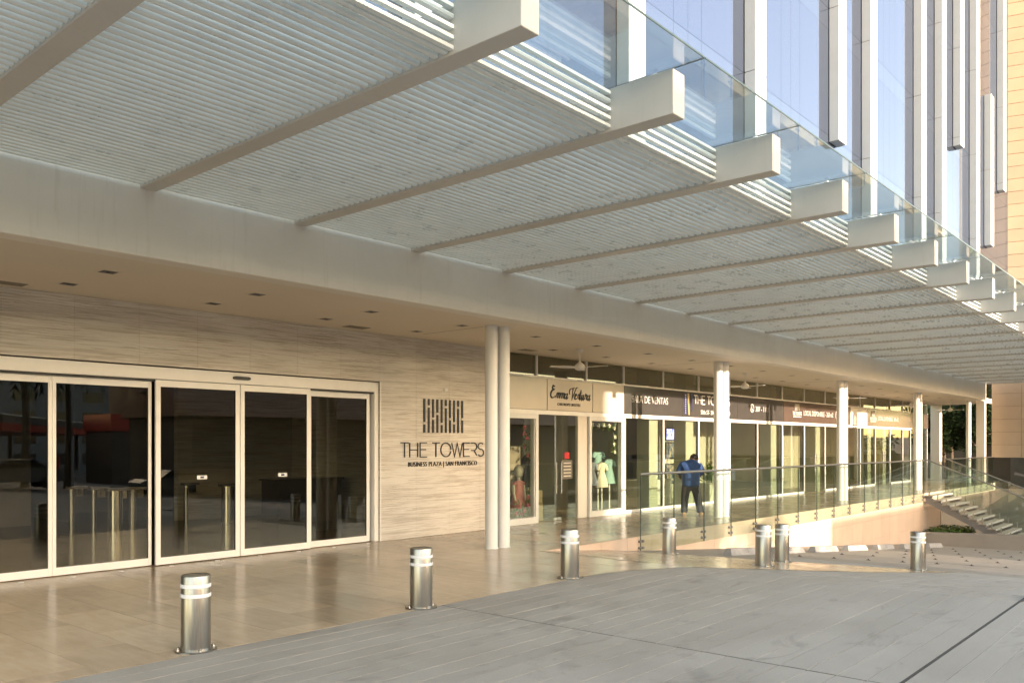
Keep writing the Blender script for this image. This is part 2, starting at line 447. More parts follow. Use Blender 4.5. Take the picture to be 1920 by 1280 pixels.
def ground_sheet():
    xs = [-320, -60, -10, 0, 5, 9, 11.4, 13, 16, 20, 26, 32, 38, 44, 47, 60, 120, 420]
    ys = [-420, -120, -60, -34, -14, -8, -2, 2, 5, 7.2, 8.2, 9.30]
    v = []; f = []
    for x in xs:
        for y in ys: v.append((x, y, g(x) - .03))
    m = len(ys)
    for i in range(len(xs)-1):
        for j in range(m-1): f.append((i*m+j, (i+1)*m+j, (i+1)*m+j+1, i*m+j+1))
    me = bpy.data.meshes.new('ground'); me.from_pydata(v, [], f); me.update()
    o = place(me, 'ground', M['concrete']); tag(o, kind='structure')
    mb = MB()
    for a, b in zip(xs, xs[1:]):
        n = len(mb.v); mb.v += [(a, -34, g(a)-.024), (b, -34, g(b)-.024), (b, -14, g(b)-.024), (a, -14, g(a)-.024)]; mb.f.append((n, n+1, n+2, n+3))
    tag(mb.build('road', M['asphalt']), kind='structure')
ground_sheet()

# grey paving, laid in long strips with pale joints
def paving():
    root = empty('paving', (6.9, 3, 0), kind='structure')
    base = MB()
    for a, b in ((-6, 11.4), (11.4, 16.6)):
        base.v += [(a, -1.2, g(a)-.006), (b, -1.2, g(b)-.006), (b, 7.03, g(b)-.006), (a, 7.03, g(a)-.006)]
        n = len(base.v)-4; base.f.append((n, n+1, n+2, n+3))
    base.build('joint_bed', M['mortar'], root)
    dj = MB()
    for x in (1.25, 6.84, 12.43): dj.box(x-.010, x+.010, -1.2, 7.02, -.0055, -.003, zf=g)
    dj.build('movement_joint', M['darkjoint'], root)
    segs0 = ((-4.5, 1.238), (1.262, 6.828), (6.852, 12.418), (12.442, 16.5))
    y = 7.026; k = 0
    while y > -1.1:
        w = .2385; segs = []
        for (a, b) in segs0:
            q = a + (b-a)*random.choice((.36, .5, .62)); segs += [(a, q-.001), (q+.001, b)]
        for (a, b) in segs:
            if a < 1 and y < 5.4: continue
            y1 = y - .0065 - .004*random.random(); y0 = y - w + .002
            drain = y0 <= 2.22 < y1
            dz = random.uniform(-.0012, .0012)
            mb = MB()
            cuts = [a] + ([11.4] if a < 11.4 < b else []) + [b]
            for s0, s1 in zip(cuts, cuts[1:]): mb.box(s0, s1, y0 + (.022 if drain else 0), y1, -.05, dz, zf=g)
            mb.build('paving_strip', M['paver'], root)
            if drain and 6 < a < 13 and b < 13:
                d = MB(); d.box(a, b, y0-.004, y0+.0215, -.05, -.0005, zf=lambda x: 0)
                d.build('drain_slot', M['darkjoint'], root)
        y -= w; k += 1
paving()

# ------------------------------------------------------------------ terrace floor, tile by tile
def terrace():
    root = empty('terrace_floor', (10, 9, 0), kind='structure')
    b = MB(); b.box(-6, 11.38, 7.032, 12.9, -.30, -.005); b.box(11.38, 49.5, 9.27, 12.9, -.34, -.005)
    b.build('slab', M['grout'], root)
    tw, tl, gap = .60, 1.20, .004
    tiles = []
    nx = int((49.5+6)/tw)
    for i in range(nx):
        x0 = -6 + i*tw; x1 = x0 + tw
        ylo = 7.034 if x1 <= 11.41 else 9.28
        y = 12.72; off = 0 if i % 2 else tl/2
        ys = [12.72]; yy = 12.72 - off if off else 12.72 - tl
        while yy > ylo + .05: ys.append(yy); yy -= tl
        ys.append(ylo)
        for a, c in zip(ys, ys[1:]): tiles.append((x0, x1, c, a))
    Fx, Fy = .7551, .6557; Rx, Ry = .6557, -.7551
    def size(t):
        cx, cy = (t[0]+t[1])/2, (t[2]+t[3])/2; d = cx*Fx + cy*Fy; r = cx*Rx + cy*Ry
        if d < 1: return -1
        px = 960 + 1586.7*r/d; py = 833 + 1586.7*1.85/d
        if px < -60 or px > 1980 or py > 1330: return -1
        return (t[1]-t[0])*(t[3]-t[2])/d**3
    tiles.sort(key=size, reverse=True)
    for t in tiles[:300]:
        m = MB(); dz = random.uniform(-.0004, .0004)
        m.box(t[0]+gap/2, t[1]-gap/2, t[2]+gap/2, t[3]-gap/2, -.012, dz); m.build('tile', M['tile'], root)
    m = MB()
    for t in tiles[300:]: m.box(t[0]+gap/2, t[1]-gap/2, t[2]+gap/2, t[3]-gap/2, -.012, random.uniform(-.0004, .0004))
    tag(m.build('far_tiles', M['tile'], root), kind='stuff')
terrace()

# beige apron that runs down the ramp, between the paving and the parking
def apron():
    low = [(9.4, 7.030), (10.0, 6.98), (10.5, 6.85), (11.0, 6.60), (11.4, 6.36), (12.3, 5.78), (13.2, 5.22), (14.3, 4.62), (15.4, 4.2), (16.5, 3.85)]
    def hi(x): return 7.0315 if x < 11.4 else (9.255 if x < 13.4 else 9.255 - (x-13.4)*1.73)
    xs = [9.4, 9.7, 10.0, 10.25, 10.5, 10.75, 11.0, 11.2, 11.3999, 11.4001, 11.8, 12.3, 12.75, 13.2, 13.4, 13.9, 14.3, 14.8, 15.4, 16.0, 16.5]
    def lo(x):
        for (a, b), (c, d) in zip(low, low[1:]):
            if a <= x <= c: return b + (d-b)*(x-a)/(c-a)
        return low[-1][1]
    mb = MB()
    for a, b in zip(xs, xs[1:]):
        n = len(mb.v); z = .004
        mb.v += [(a, lo(a), g(a)+z), (b, lo(b), g(b)+z), (b, max(hi(b), lo(b)+.001), g(b)+z), (a, max(hi(a), lo(a)+.001), g(a)+z)]; mb.f.append((n, n+1, n+2, n+3))
    tag(mb.build('apron', M['tile']), kind='structure')
apron()

# ------------------------------------------------------------------ retaining wall below the terrace
def retaining_wall():
    root = empty('retaining_wall', (24, 9.25, g(24)), label='peach stone retaining wall dropping from the terrace edge to the parking', cat='wall')
    core = MB(); core.prism([(11.5, -.31), (11.6, -.03), (37.0, -.03), (37.0, g(37)-.3), (11.5, -.35)], 9.262, 9.60, 'y')
    core.build('core', M['grout'], root)
    x = 11.42; w = .905; k = 0
    while x < 36.6:
        x1 = min(x+w, 36.9); gap = .003
        zb0, zb1 = g(x)-.04, g(x1)-.04
        zs = [(-.002, -.62)] if min(zb0, zb1) > -.62 else [(-.002, -.62), (-.62, -1.24)] if min(zb0, zb1) > -1.24 else [(-.002, -.62), (-.62, -1.24), (-1.24, -2.6)]
        for (zt, zl) in zs:
            l0, l1 = max(zl, zb0), max(zl, zb1)
            if zt - l0 < .01 and zt - l1 < .01: continue
            p = [(x+gap, min(l0+gap, zt-.004)), (x1-gap, min(l1+gap, zt-.004)), (x1-gap, zt-gap), (x+gap, zt-gap)]
            MB().prism(p, 9.25, 9.275, 'y').build('stone_panel', M['pink'], root)
        x = x1
    r = MB(); poly = [(36.9, 9.252)] + [(36.9+.55*sin(a), 9.80-.548*cos(a)) for a in [pi/2*i/8 for i in range(9)]] + [(36.9, 9.8)]
    r.prism(poly, g(37)-.3, -.36); r.build('rounded_end', M['pink'], root, smooth=30)
retaining_wall()

# ------------------------------------------------------------------ veined stone wall and entrance
YW = 12.5
def stone_wall():
    root = empty('stone_wall', (12, YW, 0), label='veined beige stone wall around the entrance doors, black sign lettered on it', cat='wall')
    MB().box(-6, 10.555, 12.53, 12.75, 3.05, 3.95).build('backing', M['grout'], root)
    MB().box(10.62, 13.75, 12.53, 12.9, .002, 3.95).build('backing', M['grout'], root)
    xs = [10.55 + .93*k for k in range(-18, 5)]
    gap = .0014
    for a, b in zip(xs, xs[1:]):
        b2 = min(b, 13.80)
        if b2 - a < .05: continue
        if a > 10.4: rows = [(0.003, 1.84), (1.84, 3.66), (3.66, 3.957)]
        else: rows = [(3.05, 3.66), (3.66, 3.957)]
        for (z0, z1) in rows:
            MB().cbox(a+gap/2, b2-gap/2, YW, YW+.03, z0+gap/2, z1-gap/2, c=.0008).build('stone_tile', M['vein'], root)
    for (z0, z1) in [(0.003, .62), (.62, 1.23), (1.23, 1.84), (1.84, 2.45), (2.45, 3.046)]:
        MB().box(10.556, 10.60, YW+.032, 12.74, z0+.001, z1-.001).build('stone_tile', M['vein'], root)
    MB().box(10.552, 10.575, YW-.006, YW+.03, .003, 3.05).build('corner_trim', M['alu'], root)
    for (z0, z1) in [(0.003, 1.23), (1.23, 2.45), (2.45, 3.957)]:
        MB().box(13.76, 13.80, YW+.033, 12.72, z0+.001, z1-.001).build('stone_tile', M['vein'], root)
stone_wall()

def entrance():
    root = empty('sliding_door', (7.6, 12.6, 0), label='wide automatic glass sliding doors in pale aluminium, sensor on the header', cat='door')
    A = M['alu']
    obox('header', A, root, 1.0, 10.45, 12.515, 12.70, 2.845, 3.03, c=.004)
    obox('header_shadow_gap', M['darkalu'], root, 1.0, 10.45, 12.56, 12.69, 2.815, 2.845)
    obox('jamb', A, root, 10.45, 10.548, 12.54, 12.70, .003, 3.03, c=.004)
    s = MB(); s.prism([(7.50+.05*cos(a), 2.94+.028*sin(a)) for a in [pi/2+pi*i/8 for i in range(9)]] + [(7.72+.05*cos(a), 2.94+.028*sin(a)) for a in [-pi/2+pi*i/8 for i in range(9)]], 12.485, 12.52, 'y')
    s.build('motion_sensor', M['black'], root)
    def leaf(x0, x1, y, name, z0=.012, top=2.815, bot=.11, st=.075, hd=.10):
        fr = MB(); t = .045
        fr.cbox(x0, x0+st, y, y+t, z0, top, c=.003); fr.cbox(x1-st, x1, y, y+t, z0, top, c=.003)
        fr.box(x0+st, x1-st, y+.002, y+t-.002, z0+.001, z0+bot); fr.box(x0+st, x1-st, y+.002, y+t-.002, top-hd, top-.001)
        o = fr.build(name, A, root)
        ga = MB(); ga.box(x0+st, x1-st, y+.010, y+.034, z0+bot, z0+bot+.006); ga.box(x0+st, x0+st+.006, y+.010, y+.034, z0+bot+.006, top-hd); ga.box(x1-st-.006, x1-st, y+.010, y+.034, z0+bot+.006, top-hd)
        ga.build('gasket', M['darkalu'], o)
        MB().box(x0+st+.007, x1-st-.007, y+.018, y+.026, z0+bot+.007, top-hd-.001).build('pane', M['door_glass'], o)
        return o
    leaf(1.2, 2.95, 12.62, 'fixed_panel'); leaf(2.96, 4.72, 12.62, 'fixed_panel', st=.05)
    leaf(4.725, 6.145, 12.62, 'fixed_panel', st=.05)
    a = leaf(6.17, 7.59, 12.53, 'door_leaf', z0=.014, top=2.835); b = leaf(7.605, 8.985, 12.53, 'door_leaf', z0=.014, top=2.835)
    leaf(8.99, 10.40, 12.62, 'fixed_panel')
    for x, p in ((6.93, a), (8.42, b)):
        obox('door_sticker', M['band'], p, x-.085, x+.085, 12.543, 12.547, 1.30, 1.36)
        obox('sticker_print', M['navy'], p, x-.03, x+.03, 12.540, 12.543, 1.315, 1.345)
    k = MB(); k.lathe([(0, 0), (.014, 0), (.014, .012), (0, .012)], 12); me = k.mesh('lock')
    place(me, 'lock', M['chrome'], b, loc=(7.642-7.6, 12.52-12.6, 1.08), rot=(radians(90), 0, 0))
entrance()

# ------------------------------------------------------------------ lettering
def text_obj(txt, size, mat, parent, x, y, z, ext=.006, align='LEFT', sx=1.0, shear=0.0, name='lettering', space=1.0, width=None, thin=0.0):
    cu = bpy.data.curves.new('t', 'FONT'); cu.body = txt; cu.size = size; cu.extrude = ext; cu.align_x = align; cu.shear = shear; cu.space_character = space
    cu.resolution_u = 3; cu.offset = -thin*size
    o = bpy.data.objects.new('t', cu); COL.objects.link(o)
    dg = bpy.context.evaluated_depsgraph_get()
    me = bpy.data.meshes.new_from_object(o.evaluated_get(dg)); bpy.data.objects.remove(o); bpy.data.curves.remove(cu)
    me.materials.clear()
    if width: sx = width/max(v.co.x for v in me.vertices)
    bm = bmesh.new(); bm.from_mesh(me); bm.verts.ensure_lookup_table(); seen = set(); isl = []
    for v0 in bm.verts:
        if v0.index in seen: continue
        st = [v0]; comp = []; seen.add(v0.index)
        while st:
            v = st.pop(); comp.append(v)
            for e in v.link_edges:
                w_ = e.other_vert(v)
                if w_.index not in seen: seen.add(w_.index); st.append(w_)
        isl.append(comp)
    for comp in isl:
        ids = {v.index: i for i, v in enumerate(comp)}; fs = {f for v in comp for f in v.link_faces}
        m2 = bpy.data.meshes.new('letter'); m2.from_pydata([tuple(v.co) for v in comp], [], [[ids[v.index] for v in f.verts] for f in fs]); m2.update()
        p = place(m2, 'letter', mat, parent, loc=Vector((x, y, z)) - Vector(parent.location), rot=(radians(90), 0, 0)); p.scale = (sx, 1, 1)
    bm.free(); bpy.data.meshes.remove(me)

def ribbon(mb, pts, w, y0, y1, closed=False, wf=None):
    n = len(pts); P = [Vector((p[0], p[1])) for p in pts]; Lf = []; Rt = []
    for i in range(n):
        if closed: a, b = P[(i-1) % n], P[(i+1) % n]
        else: a, b = P[max(0, i-1)], P[min(n-1, i+1)]
        d1 = (P[i]-a); d2 = (b-P[i])
        if d1.length < 1e-9: d1 = d2
        if d2.length < 1e-9: d2 = d1
        d1 = d1.normalized(); d2 = d2.normalized(); t = (d1+d2)
        t = t.normalized() if t.length > 1e-6 else d1
        nn = Vector((-t.y, t.x)); k = 1/max(.5, nn.dot(Vector((-d1.y, d1.x))))
        ww = (wf(i/(n-1), d1) if wf else w)/2
        Lf.append(P[i]+nn*ww*k); Rt.append(P[i]-nn*ww*k)
    b0 = len(mb.v)
    for y in (y0, y1):
        for q in Lf: mb.v.append((q.x, y, q.y))
        for q in Rt: mb.v.append((q.x, y, q.y))
    m = n if closed else n-1
    for i in range(m):
        j = (i+1) % n
        mb.f += [(b0+i, b0+n+i, b0+n+j, b0+j), (b0+2*n+i, b0+2*n+j, b0+3*n+j, b0+3*n+i), (b0+i, b0+j, b0+2*n+j, b0+2*n+i), (b0+n+i, b0+3*n+i, b0+3*n+j, b0+n+j)]
    if not closed:
        mb.f += [(b0, b0+2*n, b0+3*n, b0+n), (b0+n-1, b0+2*n-1, b0+4*n-1, b0+3*n-1)]
def arc(cx, cy, rx, ry, a0, a1, n=12):
    return [(cx+rx*cos(radians(a0+(a1-a0)*i/n)), cy+ry*sin(radians(a0+(a1-a0)*i/n))) for i in range(n+1)]
GL = {  # thin geometric capitals, unit height: (strokes, advance)
 'T': ([[(0, 1), (.52, 1)], [(.26, .97), (.26, 0)]], .60),
 'H': ([[(0, 0), (0, 1)], [(.53, 0), (.53, 1)], [(.03, .5), (.50, .5)]], .70),
 'E': ([[(.46, 1), (0, 1), (0, 0), (.46, 0)], [(.03, .52), (.40, .52)]], .56),
 'O': ([arc(.37, .5, .37, .5, 0, 345, 22)], .80),
 'W': ([[(0, 1), (.21, 0), (.40, .98), (.61, 0), (.80, 1)]], .88),
 'R': ([[(0, 1), (.24, 1)] + arc(.24, .72, .22, .28, 85, -90, 8) + [(.02, .44)], [(.27, .41), (.45, .08)]], .55),
 'S': ([arc(.23, .76, .21, .24, 40, 270, 9) + arc(.23, .27, .22, .27, 88, -150, 10)], .5),
 ' ': ([], .28)}
def towers_logo(root, x, z, h, w, mat, y, bars=True, stroke=.075, bw=None):
    # word
    adv = sum(GL[c][1] for c in 'THE TOWERS'); sx = w/adv; cx = x
    for c in 'THE TOWERS':
        st, a = GL[c]
        if st:
            mb = MB()
            for s in st: ribbon(mb, [(cx+px*sx, z+py*h) for px, py in s], h*stroke, y, y+.012, closed=False)
            mb.build('letter', mat, root)
        cx += a*sx
BREAKS = (.72, .22, .58, .43, .73, .22, .58, .70, .22, .57)
def bars_mark(root, x, z0, z1, w, mat, y, name='bar'):
    n = 10; p = w/(n-.55); H = z1-z0
    for i, b in enumerate(BREAKS):
        xa = x + i*p; mid = z1 - b*H
        MB().box(xa, xa+p*.40, y, y+.012, mid+H*.034, z1).build(name, mat, root)
        MB().box(xa, xa+p*.40, y, y+.012, z0, mid-H*.034).build(name, mat, root)

def wall_sign():
    root = empty('wall_sign', (12.2, YW-.02, 1.4), label='black bar emblem and THE TOWERS lettering mounted on the veined stone wall', cat='sign')
    bars_mark(root, 11.67, 2.09, 2.77, 1.14, M['black'], YW-.022)
    towers_logo(root, 11.06, 1.60, .285, 2.40, M['black'], YW-.022)
    text_obj('BUSINESS PLAZA | SAN FRANCISCO', .135, M['black'], root, 11.25, YW-.012, 1.412, ext=.009, name='lettering', space=1.1, width=1.98, thin=.014)
wall_sign()
pl = MB().cbox(12.24, 12.34, YW-.03, YW-.001, 2.945, 3.01, c=.004).build('wall_plate', M['white']); tag(pl, 'small white sensor box on the stone wall above the bar emblem', 'sensor')

# ------------------------------------------------------------------ ceiling and fascia of the podium
YF = 9.34; ZC = 3.96; ZT = 4.712
def podium():
    root = empty('podium', (20, YF, ZC), label='long pale fascia band and beige soffit ceiling over the arcade', cat='building')
    MB().box(-8, 46.0, YF+.28, 12.74, ZC, ZC+.25).build('ceiling', M['ceiling'], root)
    f = MB(); f.cbox(-8, 45.0, YF, YF+.28, ZC-.004, 5.35, c=.008); f.build('fascia', M['fascia'], root)
    MB().box(-8, 45.0, YF+.281, 12.74, ZC+.25, 5.3).build('structure_above', M['fascia'], root)
    j = MB()
    for x in (2.57, 11.12, 19.67, 28.22, 36.77): j.box(x-.004, x+.004, YF+1.0, 11.9, ZC-.002, ZC+.01)
    j.build('ceiling_joint', M['darkjoint'], root)
    obox('end_pillar', M['ceiling'], root, 46.05, 46.42, 9.62, 9.98, .002, 6.0)
    obox('rear_pier', M['ceiling'], root, 48.75, 49.2, 12.3, 12.75, .002, 5.2)
    obox('end_ceiling', M['ceiling'], root, 46.0, 49.5, 9.98, 12.9, 3.965, 4.2)
podium()

def columns():
    nx = [11.13 + 8.55*k for k in range(5)]
    names = ['beside the veined stone wall', 'behind the man at the railing', 'in the middle of the shop row', 'at the head of the steel stair', 'at the far end of the arcade']
    r = .112
    prof = [(0, .002), (r+.012, .002), (r+.012, .014), (r, .018), (r, ZC-.012), (r+.008, ZC-.010), (r+.008, ZC-.002), (0, ZC-.002)]
    me = MB().lathe(prof, 32).mesh('column', 30)
    for i, x in enumerate(nx):
        for dx, dy, w in ((0, 0, 'left one'), (.295, -.03, 'right one')):
            if i == 4 and dx: continue
            o = place(me, 'column', M['white'], loc=(x+dx, 10.15+dy, 0))
            if i == 4: lab = 'round white column at the far end of the arcade'
            else: lab = f'round white column {names[i]}, {w} of the pair'
            tag(o, lab, 'column', 'round white arcade columns')
columns()

ORD = ['first', 'second', 'third', 'fourth', 'fifth', 'sixth', 'seventh', 'eighth', 'ninth', 'tenth', 'eleventh', 'twelfth', 'thirteenth', 'fourteenth', 'fifteenth', 'sixteenth', 'seventeenth', 'eighteenth', 'nineteenth', 'twentieth', 'twenty-first']
def downlights():
    proto = None
    for row, y, nm in ((0, 10.52, 'row nearer the fascia'), (1, 11.70, 'row nearer the shops')):
        for k in range(20):
            x = 4.58 + 2.06*k
            if row and 16 < x < 16.9: pass
            o = empty('downlight', (x, y, ZC), label=f'{ORD[k]} square black recessed downlight from the left in the {nm}', cat='light', group='recessed ceiling downlights')
            if proto is None:
                t = MB(); a, b = .125, .095
                t.prism([(-a, -a), (a, -a), (a, -b), (-a, -b)], -.004, .002); t.prism([(-a, b), (a, b), (a, a), (-a, a)], -.004, .002)
                t.prism([(-a, -b+.0002), (-b, -b+.0002), (-b, b-.0002), (-a, b-.0002)], -.004, .002); t.prism([(b, -b+.0002), (a, -b+.0002), (a, b-.0002), (b, b-.0002)], -.004, .002)
                A = t.mesh('trim'); c = MB(); c.box(-b+.001, b-.001, -b+.001, b-.001, -.0025, -.001); B = c.mesh('aperture')
                l = MB(); l.lathe([(0, -.010), (.028, -.008), (.03, -.003), (0, -.003)], 12); Cc = l.mesh('lamp'); proto = (A, B, Cc)
            for me, n, mt in zip(proto, ('trim', 'aperture', 'lamp'), (M['ceiling'], M['black'], M['darkalu'])): place(me, n, mt, o, loc=(0, 0, 0))
downlights()
def vents():
    for x, y, lab in ((4.0, 12.22, 'grey air grille in the ceiling above the left fixed door panel'), (9.65, 12.08, 'grey air grille in the ceiling near the stone wall'), (14.5, 12.12, 'grey air grille in the ceiling before the children shop')):
        o = empty('air_grille', (x, y, ZC), label=lab, cat='vent', group='ceiling air grilles')
        t = MB(); t.box(-.27, .27, -.16, -.13, -.006, -.001); t.box(-.27, .27, .13, .16, -.006, -.001); t.box(-.27, -.24, -.1299, .1299, -.006, -.001); t.box(.24, .27, -.1299, .1299, -.006, -.001)
        t.build('frame', M['ceiling'], o, world=False)
        MB().box(-.239, .239, -.129, .129, -.003, -.001).build('backing', M['darkalu'], o, world=False)
        for k in range(9):
            yy = -.115+k*.0288; s = MB(); s.prism([(yy-.009, -.003), (yy+.010, -.009), (yy+.0115, -.0075), (yy-.0075, -.0015)], -.238, .238, 'x'); s.build('slat', M['wallgrey'], o, world=False)
vents()
def fans():
    pr = None
    for x, rot, lab in ((15.2, .55, 'white ceiling fan in front of the children shop sign'), (23.4, .25, 'white ceiling fan to the right of the second column pair'), (31.7, .8, 'white ceiling fan hidden partly behind the third column pair'), (39.9, .1, 'white ceiling fan beside the fourth column pair'), (46.3, .15, 'white ceiling fan at the end, before the dark garden')):
        zc = ZC if x < 46 else 3.965
        o = empty('ceiling_fan', (x, 11.2, zc), rot, label=lab, cat='fan', group='ceiling fans along the arcade')
        if pr is None:
            a = MB().lathe([(0, 0), (.075, 0), (.07, -.03), (.035, -.07), (.014, -.075), (.0, -.075)][::-1], 20).mesh('canopy_cup', 30)
            b = MB().cyl(0, 0, -.30, -.06, .013, 12).mesh('rod', 30)
            c = MB().lathe([(0, -.47), (.06, -.465), (.105, -.44), (.115, -.40), (.11, -.35), (.07, -.315), (.03, -.28), (.014, -.25), (0, -.25)], 24).mesh('motor', 30)
            d = MB(); n = 9
            top = [(.10+.62*i/(n-1), .035+.035*sin(pi*min(1, i/5.0)/1)+.012, -.415 + .0*i) for i in range(n)]
            for i in range(n):
                t = i/(n-1); xx = .10+.62*t; hw = .045+.035*sin(pi*min(1, t*1.15))*(1-.2*t); tw = .28-.14*t
                for sg, dz in ((-1, .004), (1, .004), (1, -.004), (-1, -.004)):
                    d.v.append((xx, sg*hw*cos(tw), -.40+sg*hw*sin(tw)+dz))
            for i in range(n-1):
                for k in range(4): d.f.append((i*4+k, i*4+(k+1) % 4, i*4+4+(k+1) % 4, i*4+4+k))
            d.f += [(3, 2, 1, 0), tuple((n-1)*4+k for k in range(4))]
            pr = (a, b, c, d.mesh('blade', 40))
        place(pr[0], 'canopy_cup', M['white'], o, loc=(0, 0, 0)); place(pr[1], 'rod', M['white'], o, loc=(0, 0, 0)); place(pr[2], 'motor', M['white'], o, loc=(0, 0, 0))
        for k in range(3): place(pr[3], 'blade', M['white'], o, loc=(0, 0, 0), rot=(0, 0, 2*pi*k/3))
fans()

# ------------------------------------------------------------------ canopy
def canopy():
    root = empty('canopy', (4.4, YF, ZT), label='slatted white canopy on deep steel beams under a glass roof', cat='canopy')
    bx = [4.41 + 2.03*k for k in range(-3, 21)]; bw = .195
    yf, ye = 3.745, YF-.002; zt = 5.105
    bm = MB(); t = .012
    bm.cbox(0, bw, yf, ye, 0, zt-ZT, c=.005); me = bm.mesh('beam')
    for x in bx: place(me, 'beam', M['beam'], root, loc=Vector((x, 0, ZT)) - Vector(root.location))
    # slats: soffit run, then a short upright stack at the front
    L_ = 2.03 - bw - .004; pitch = .1015; n = 48
    sl = MB(); w, h, c = .054, .050, .008
    pr = [(-w/2+c, 0), (w/2-c, 0), (w/2, c), (w/2, h-c), (w/2-c, h), (-w/2+c, h), (-w/2, h-c), (-w/2, c)]
    sl.prism(pr, 0, L_, 'x'); sme = sl.mesh('slat', 50)
    st = MB(); sp = [(-.026, .004), (.0, 0), (.024, .004), (.026, .012), (.026, .030), (.020, .036), (-.020, .036), (-.026, .030)]
    st.prism(sp, 0, L_, 'x'); stm = st.mesh('slat')
    P = []
    for bi, x in enumerate(bx[:-1]):
        for k in range(n): P.append((bi, sme, x+bw+.002, YF-.09-k*pitch, ZT+.022))
        for k in range(5): P.append((bi, stm, x+bw+.002, 4.42, ZT+.030+k*.077))
    rest = MB()
    for bi, m_, x, y, z in P:
        if 2 <= bi <= 6: place(m_, 'slat', M['slat'], root, loc=Vector((x, y, z)) - Vector(root.location))
        else:
            b0 = len(rest.v); rest.v += [(v.co.x+x, v.co.y+y, v.co.z+z) for v in m_.vertices]; rest.f += [tuple(b0+i for i in p.vertices) for p in m_.polygons]
    tag(rest.build('far_slats', M['slat'], root, smooth=50), kind='stuff')
    # glass roof with point fixings
    ga = MB(); ga.box(.008, 2.022, 3.50, YF-.01, 0, .014); gme = ga.mesh('roof_pane')
    ge_ = MB().box(.008, 2.022, 3.492, 3.4995, -.0008, .0148).mesh('pane_edge')
    gj = MB(); gj.box(0, .0155, 3.502, YF-.012, .002, .012); jm = gj.mesh('seal')
    fx = MB().lathe([(0, 0), (.018, 0), (.018, .035), (.032, .038), (.032, .05), (0, .05)], 14).mesh('fixing', 30)
    for x in bx[:-1]:
        off = Vector((x+bw/2, 0, zt+.040)) - Vector(root.location)
        p_ = place(gme, 'roof_pane', M['roof_glass'], root, loc=off); place(ge_, 'pane_edge', M['glassedge'], p_, loc=(0, 0, 0))
        place(jm, 'seal', M['darkalu'], root, loc=off + Vector((-.0078, 0, 0)))
        for y in (3.98, 6.5): place(fx, 'fixing', M['chrome'], root, loc=Vector((x+bw/2, y, zt-.012)) - Vector(root.location))
canopy()

# ------------------------------------------------------------------ office tower above
YT = 9.36
def tower():
    root = empty('office_tower', (25, YT, 5.3), label='blue mirrored glass office tower with white vertical fins', cat='building')
    floors = [5.36, 7.25, 11.0, 14.75, 18.5, 22.25, 26.0, 29.75, 33.5]
    finx = [8.3, 13.9, 19.5, 25.1, 27.9, 33.5, 36.3, 39.1, 41.9, 44.7, 47.4]
    lines = [2.7]
    for a in (8.3, 13.9, 19.5, 27.9): lines += [a+2.2, a+2.83, a+3.45]
    lines += finx; lines = sorted(set([-2.0, 0.2] + lines)) + [50.0]
    gl = .0045
    for z0, z1 in zip(floors, floors[1:]):
        for a, b in zip(lines, lines[1:]):
            zz = z1 - .62
            MB().box(a+gl, b-gl, YT, YT+.03, z0+gl, zz-gl*.6).build('pane', M['tglass'], root)
            MB().box(a+gl, b-gl, YT, YT+.03, zz+gl*.6, z1-gl).build('spandrel', M['spandrel'], root)
    MB().box(-2.0, 50.0, YT+.032, YT+.3, 5.36, 33.5).build('backing', M['darkalu'], root)
    spans = {25.1: (10.8, 33.5), 39.1: (14.4, 33.5), 44.7: (11.2, 18.3), 47.4: (14.4, 33.5)}
    for x in finx:
        z0, z1 = spans.get(x, (5.36, 33.5)); zz = [z0] + [f for f in floors if z0+.3 < f < z1-.3] + [z1]
        for a, b in zip(zz, zz[1:]):
            MB().cbox(x, x+.60, YT-.305, YT-.012, a+.006, b-.006, c=.008).build('fin', M['finw'], root)
        MB().box(x+.02, x+.58, YT-.285, YT-.011, z0+.02, z1-.02).build('fin_core', M['wallgrey'], root)
        MB().box(x+.603, x+.640, YT-.20, YT-.011, z0+.01, z1-.01).build('fin_trim', M['alu'], root)
tower()

# ------------------------------------------------------------------ tan stone tower and podium wall on the right
def tan_tower():
    c = Vector((52.2, 10.05, 0))
    ang = radians(YAW + 65 - 180)                        # wall runs towards the viewer's right
    root = empty('stone_tower', (c.x, c.y, 6.0), label='sunlit tan stone tower of squared panels at the right edge', cat='building')
    ux, uy = cos(ang), sin(ang)
    rz = ang
    W_, H_ = 1.30, .68
    core = MB(); core.box(-3, 3.9, .042, 6, 0, 34); core.build('core', M['darkjoint'], root, world=False, loc=(0, 0, 0), rot=(0, 0, rz))
    me = MB().cbox(.010, W_-.010, 0, .05, .010, H_-.010, c=.004).mesh('stone_panel')
    rest = MB(); cnt = 0
    for i in range(-2, 3):
        for j in range(48):
            o3 = Vector((ux*i*W_, uy*i*W_, j*H_))
            if j < 44:
                place(me, 'stone_panel', M['tan'], root, loc=o3, rot=(0, 0, rz))
            else:
                b0 = len(rest.v)
                for v in me.vertices: rest.v.append((o3.x+ux*v.co.x-uy*v.co.y, o3.y+uy*v.co.x+ux*v.co.y, o3.z+v.co.z))
                rest.f += [tuple(b0+k for k in p.vertices) for p in me.polygons]
    tag(rest.build('far_panels', M['tan'], root, world=False), kind='stuff')

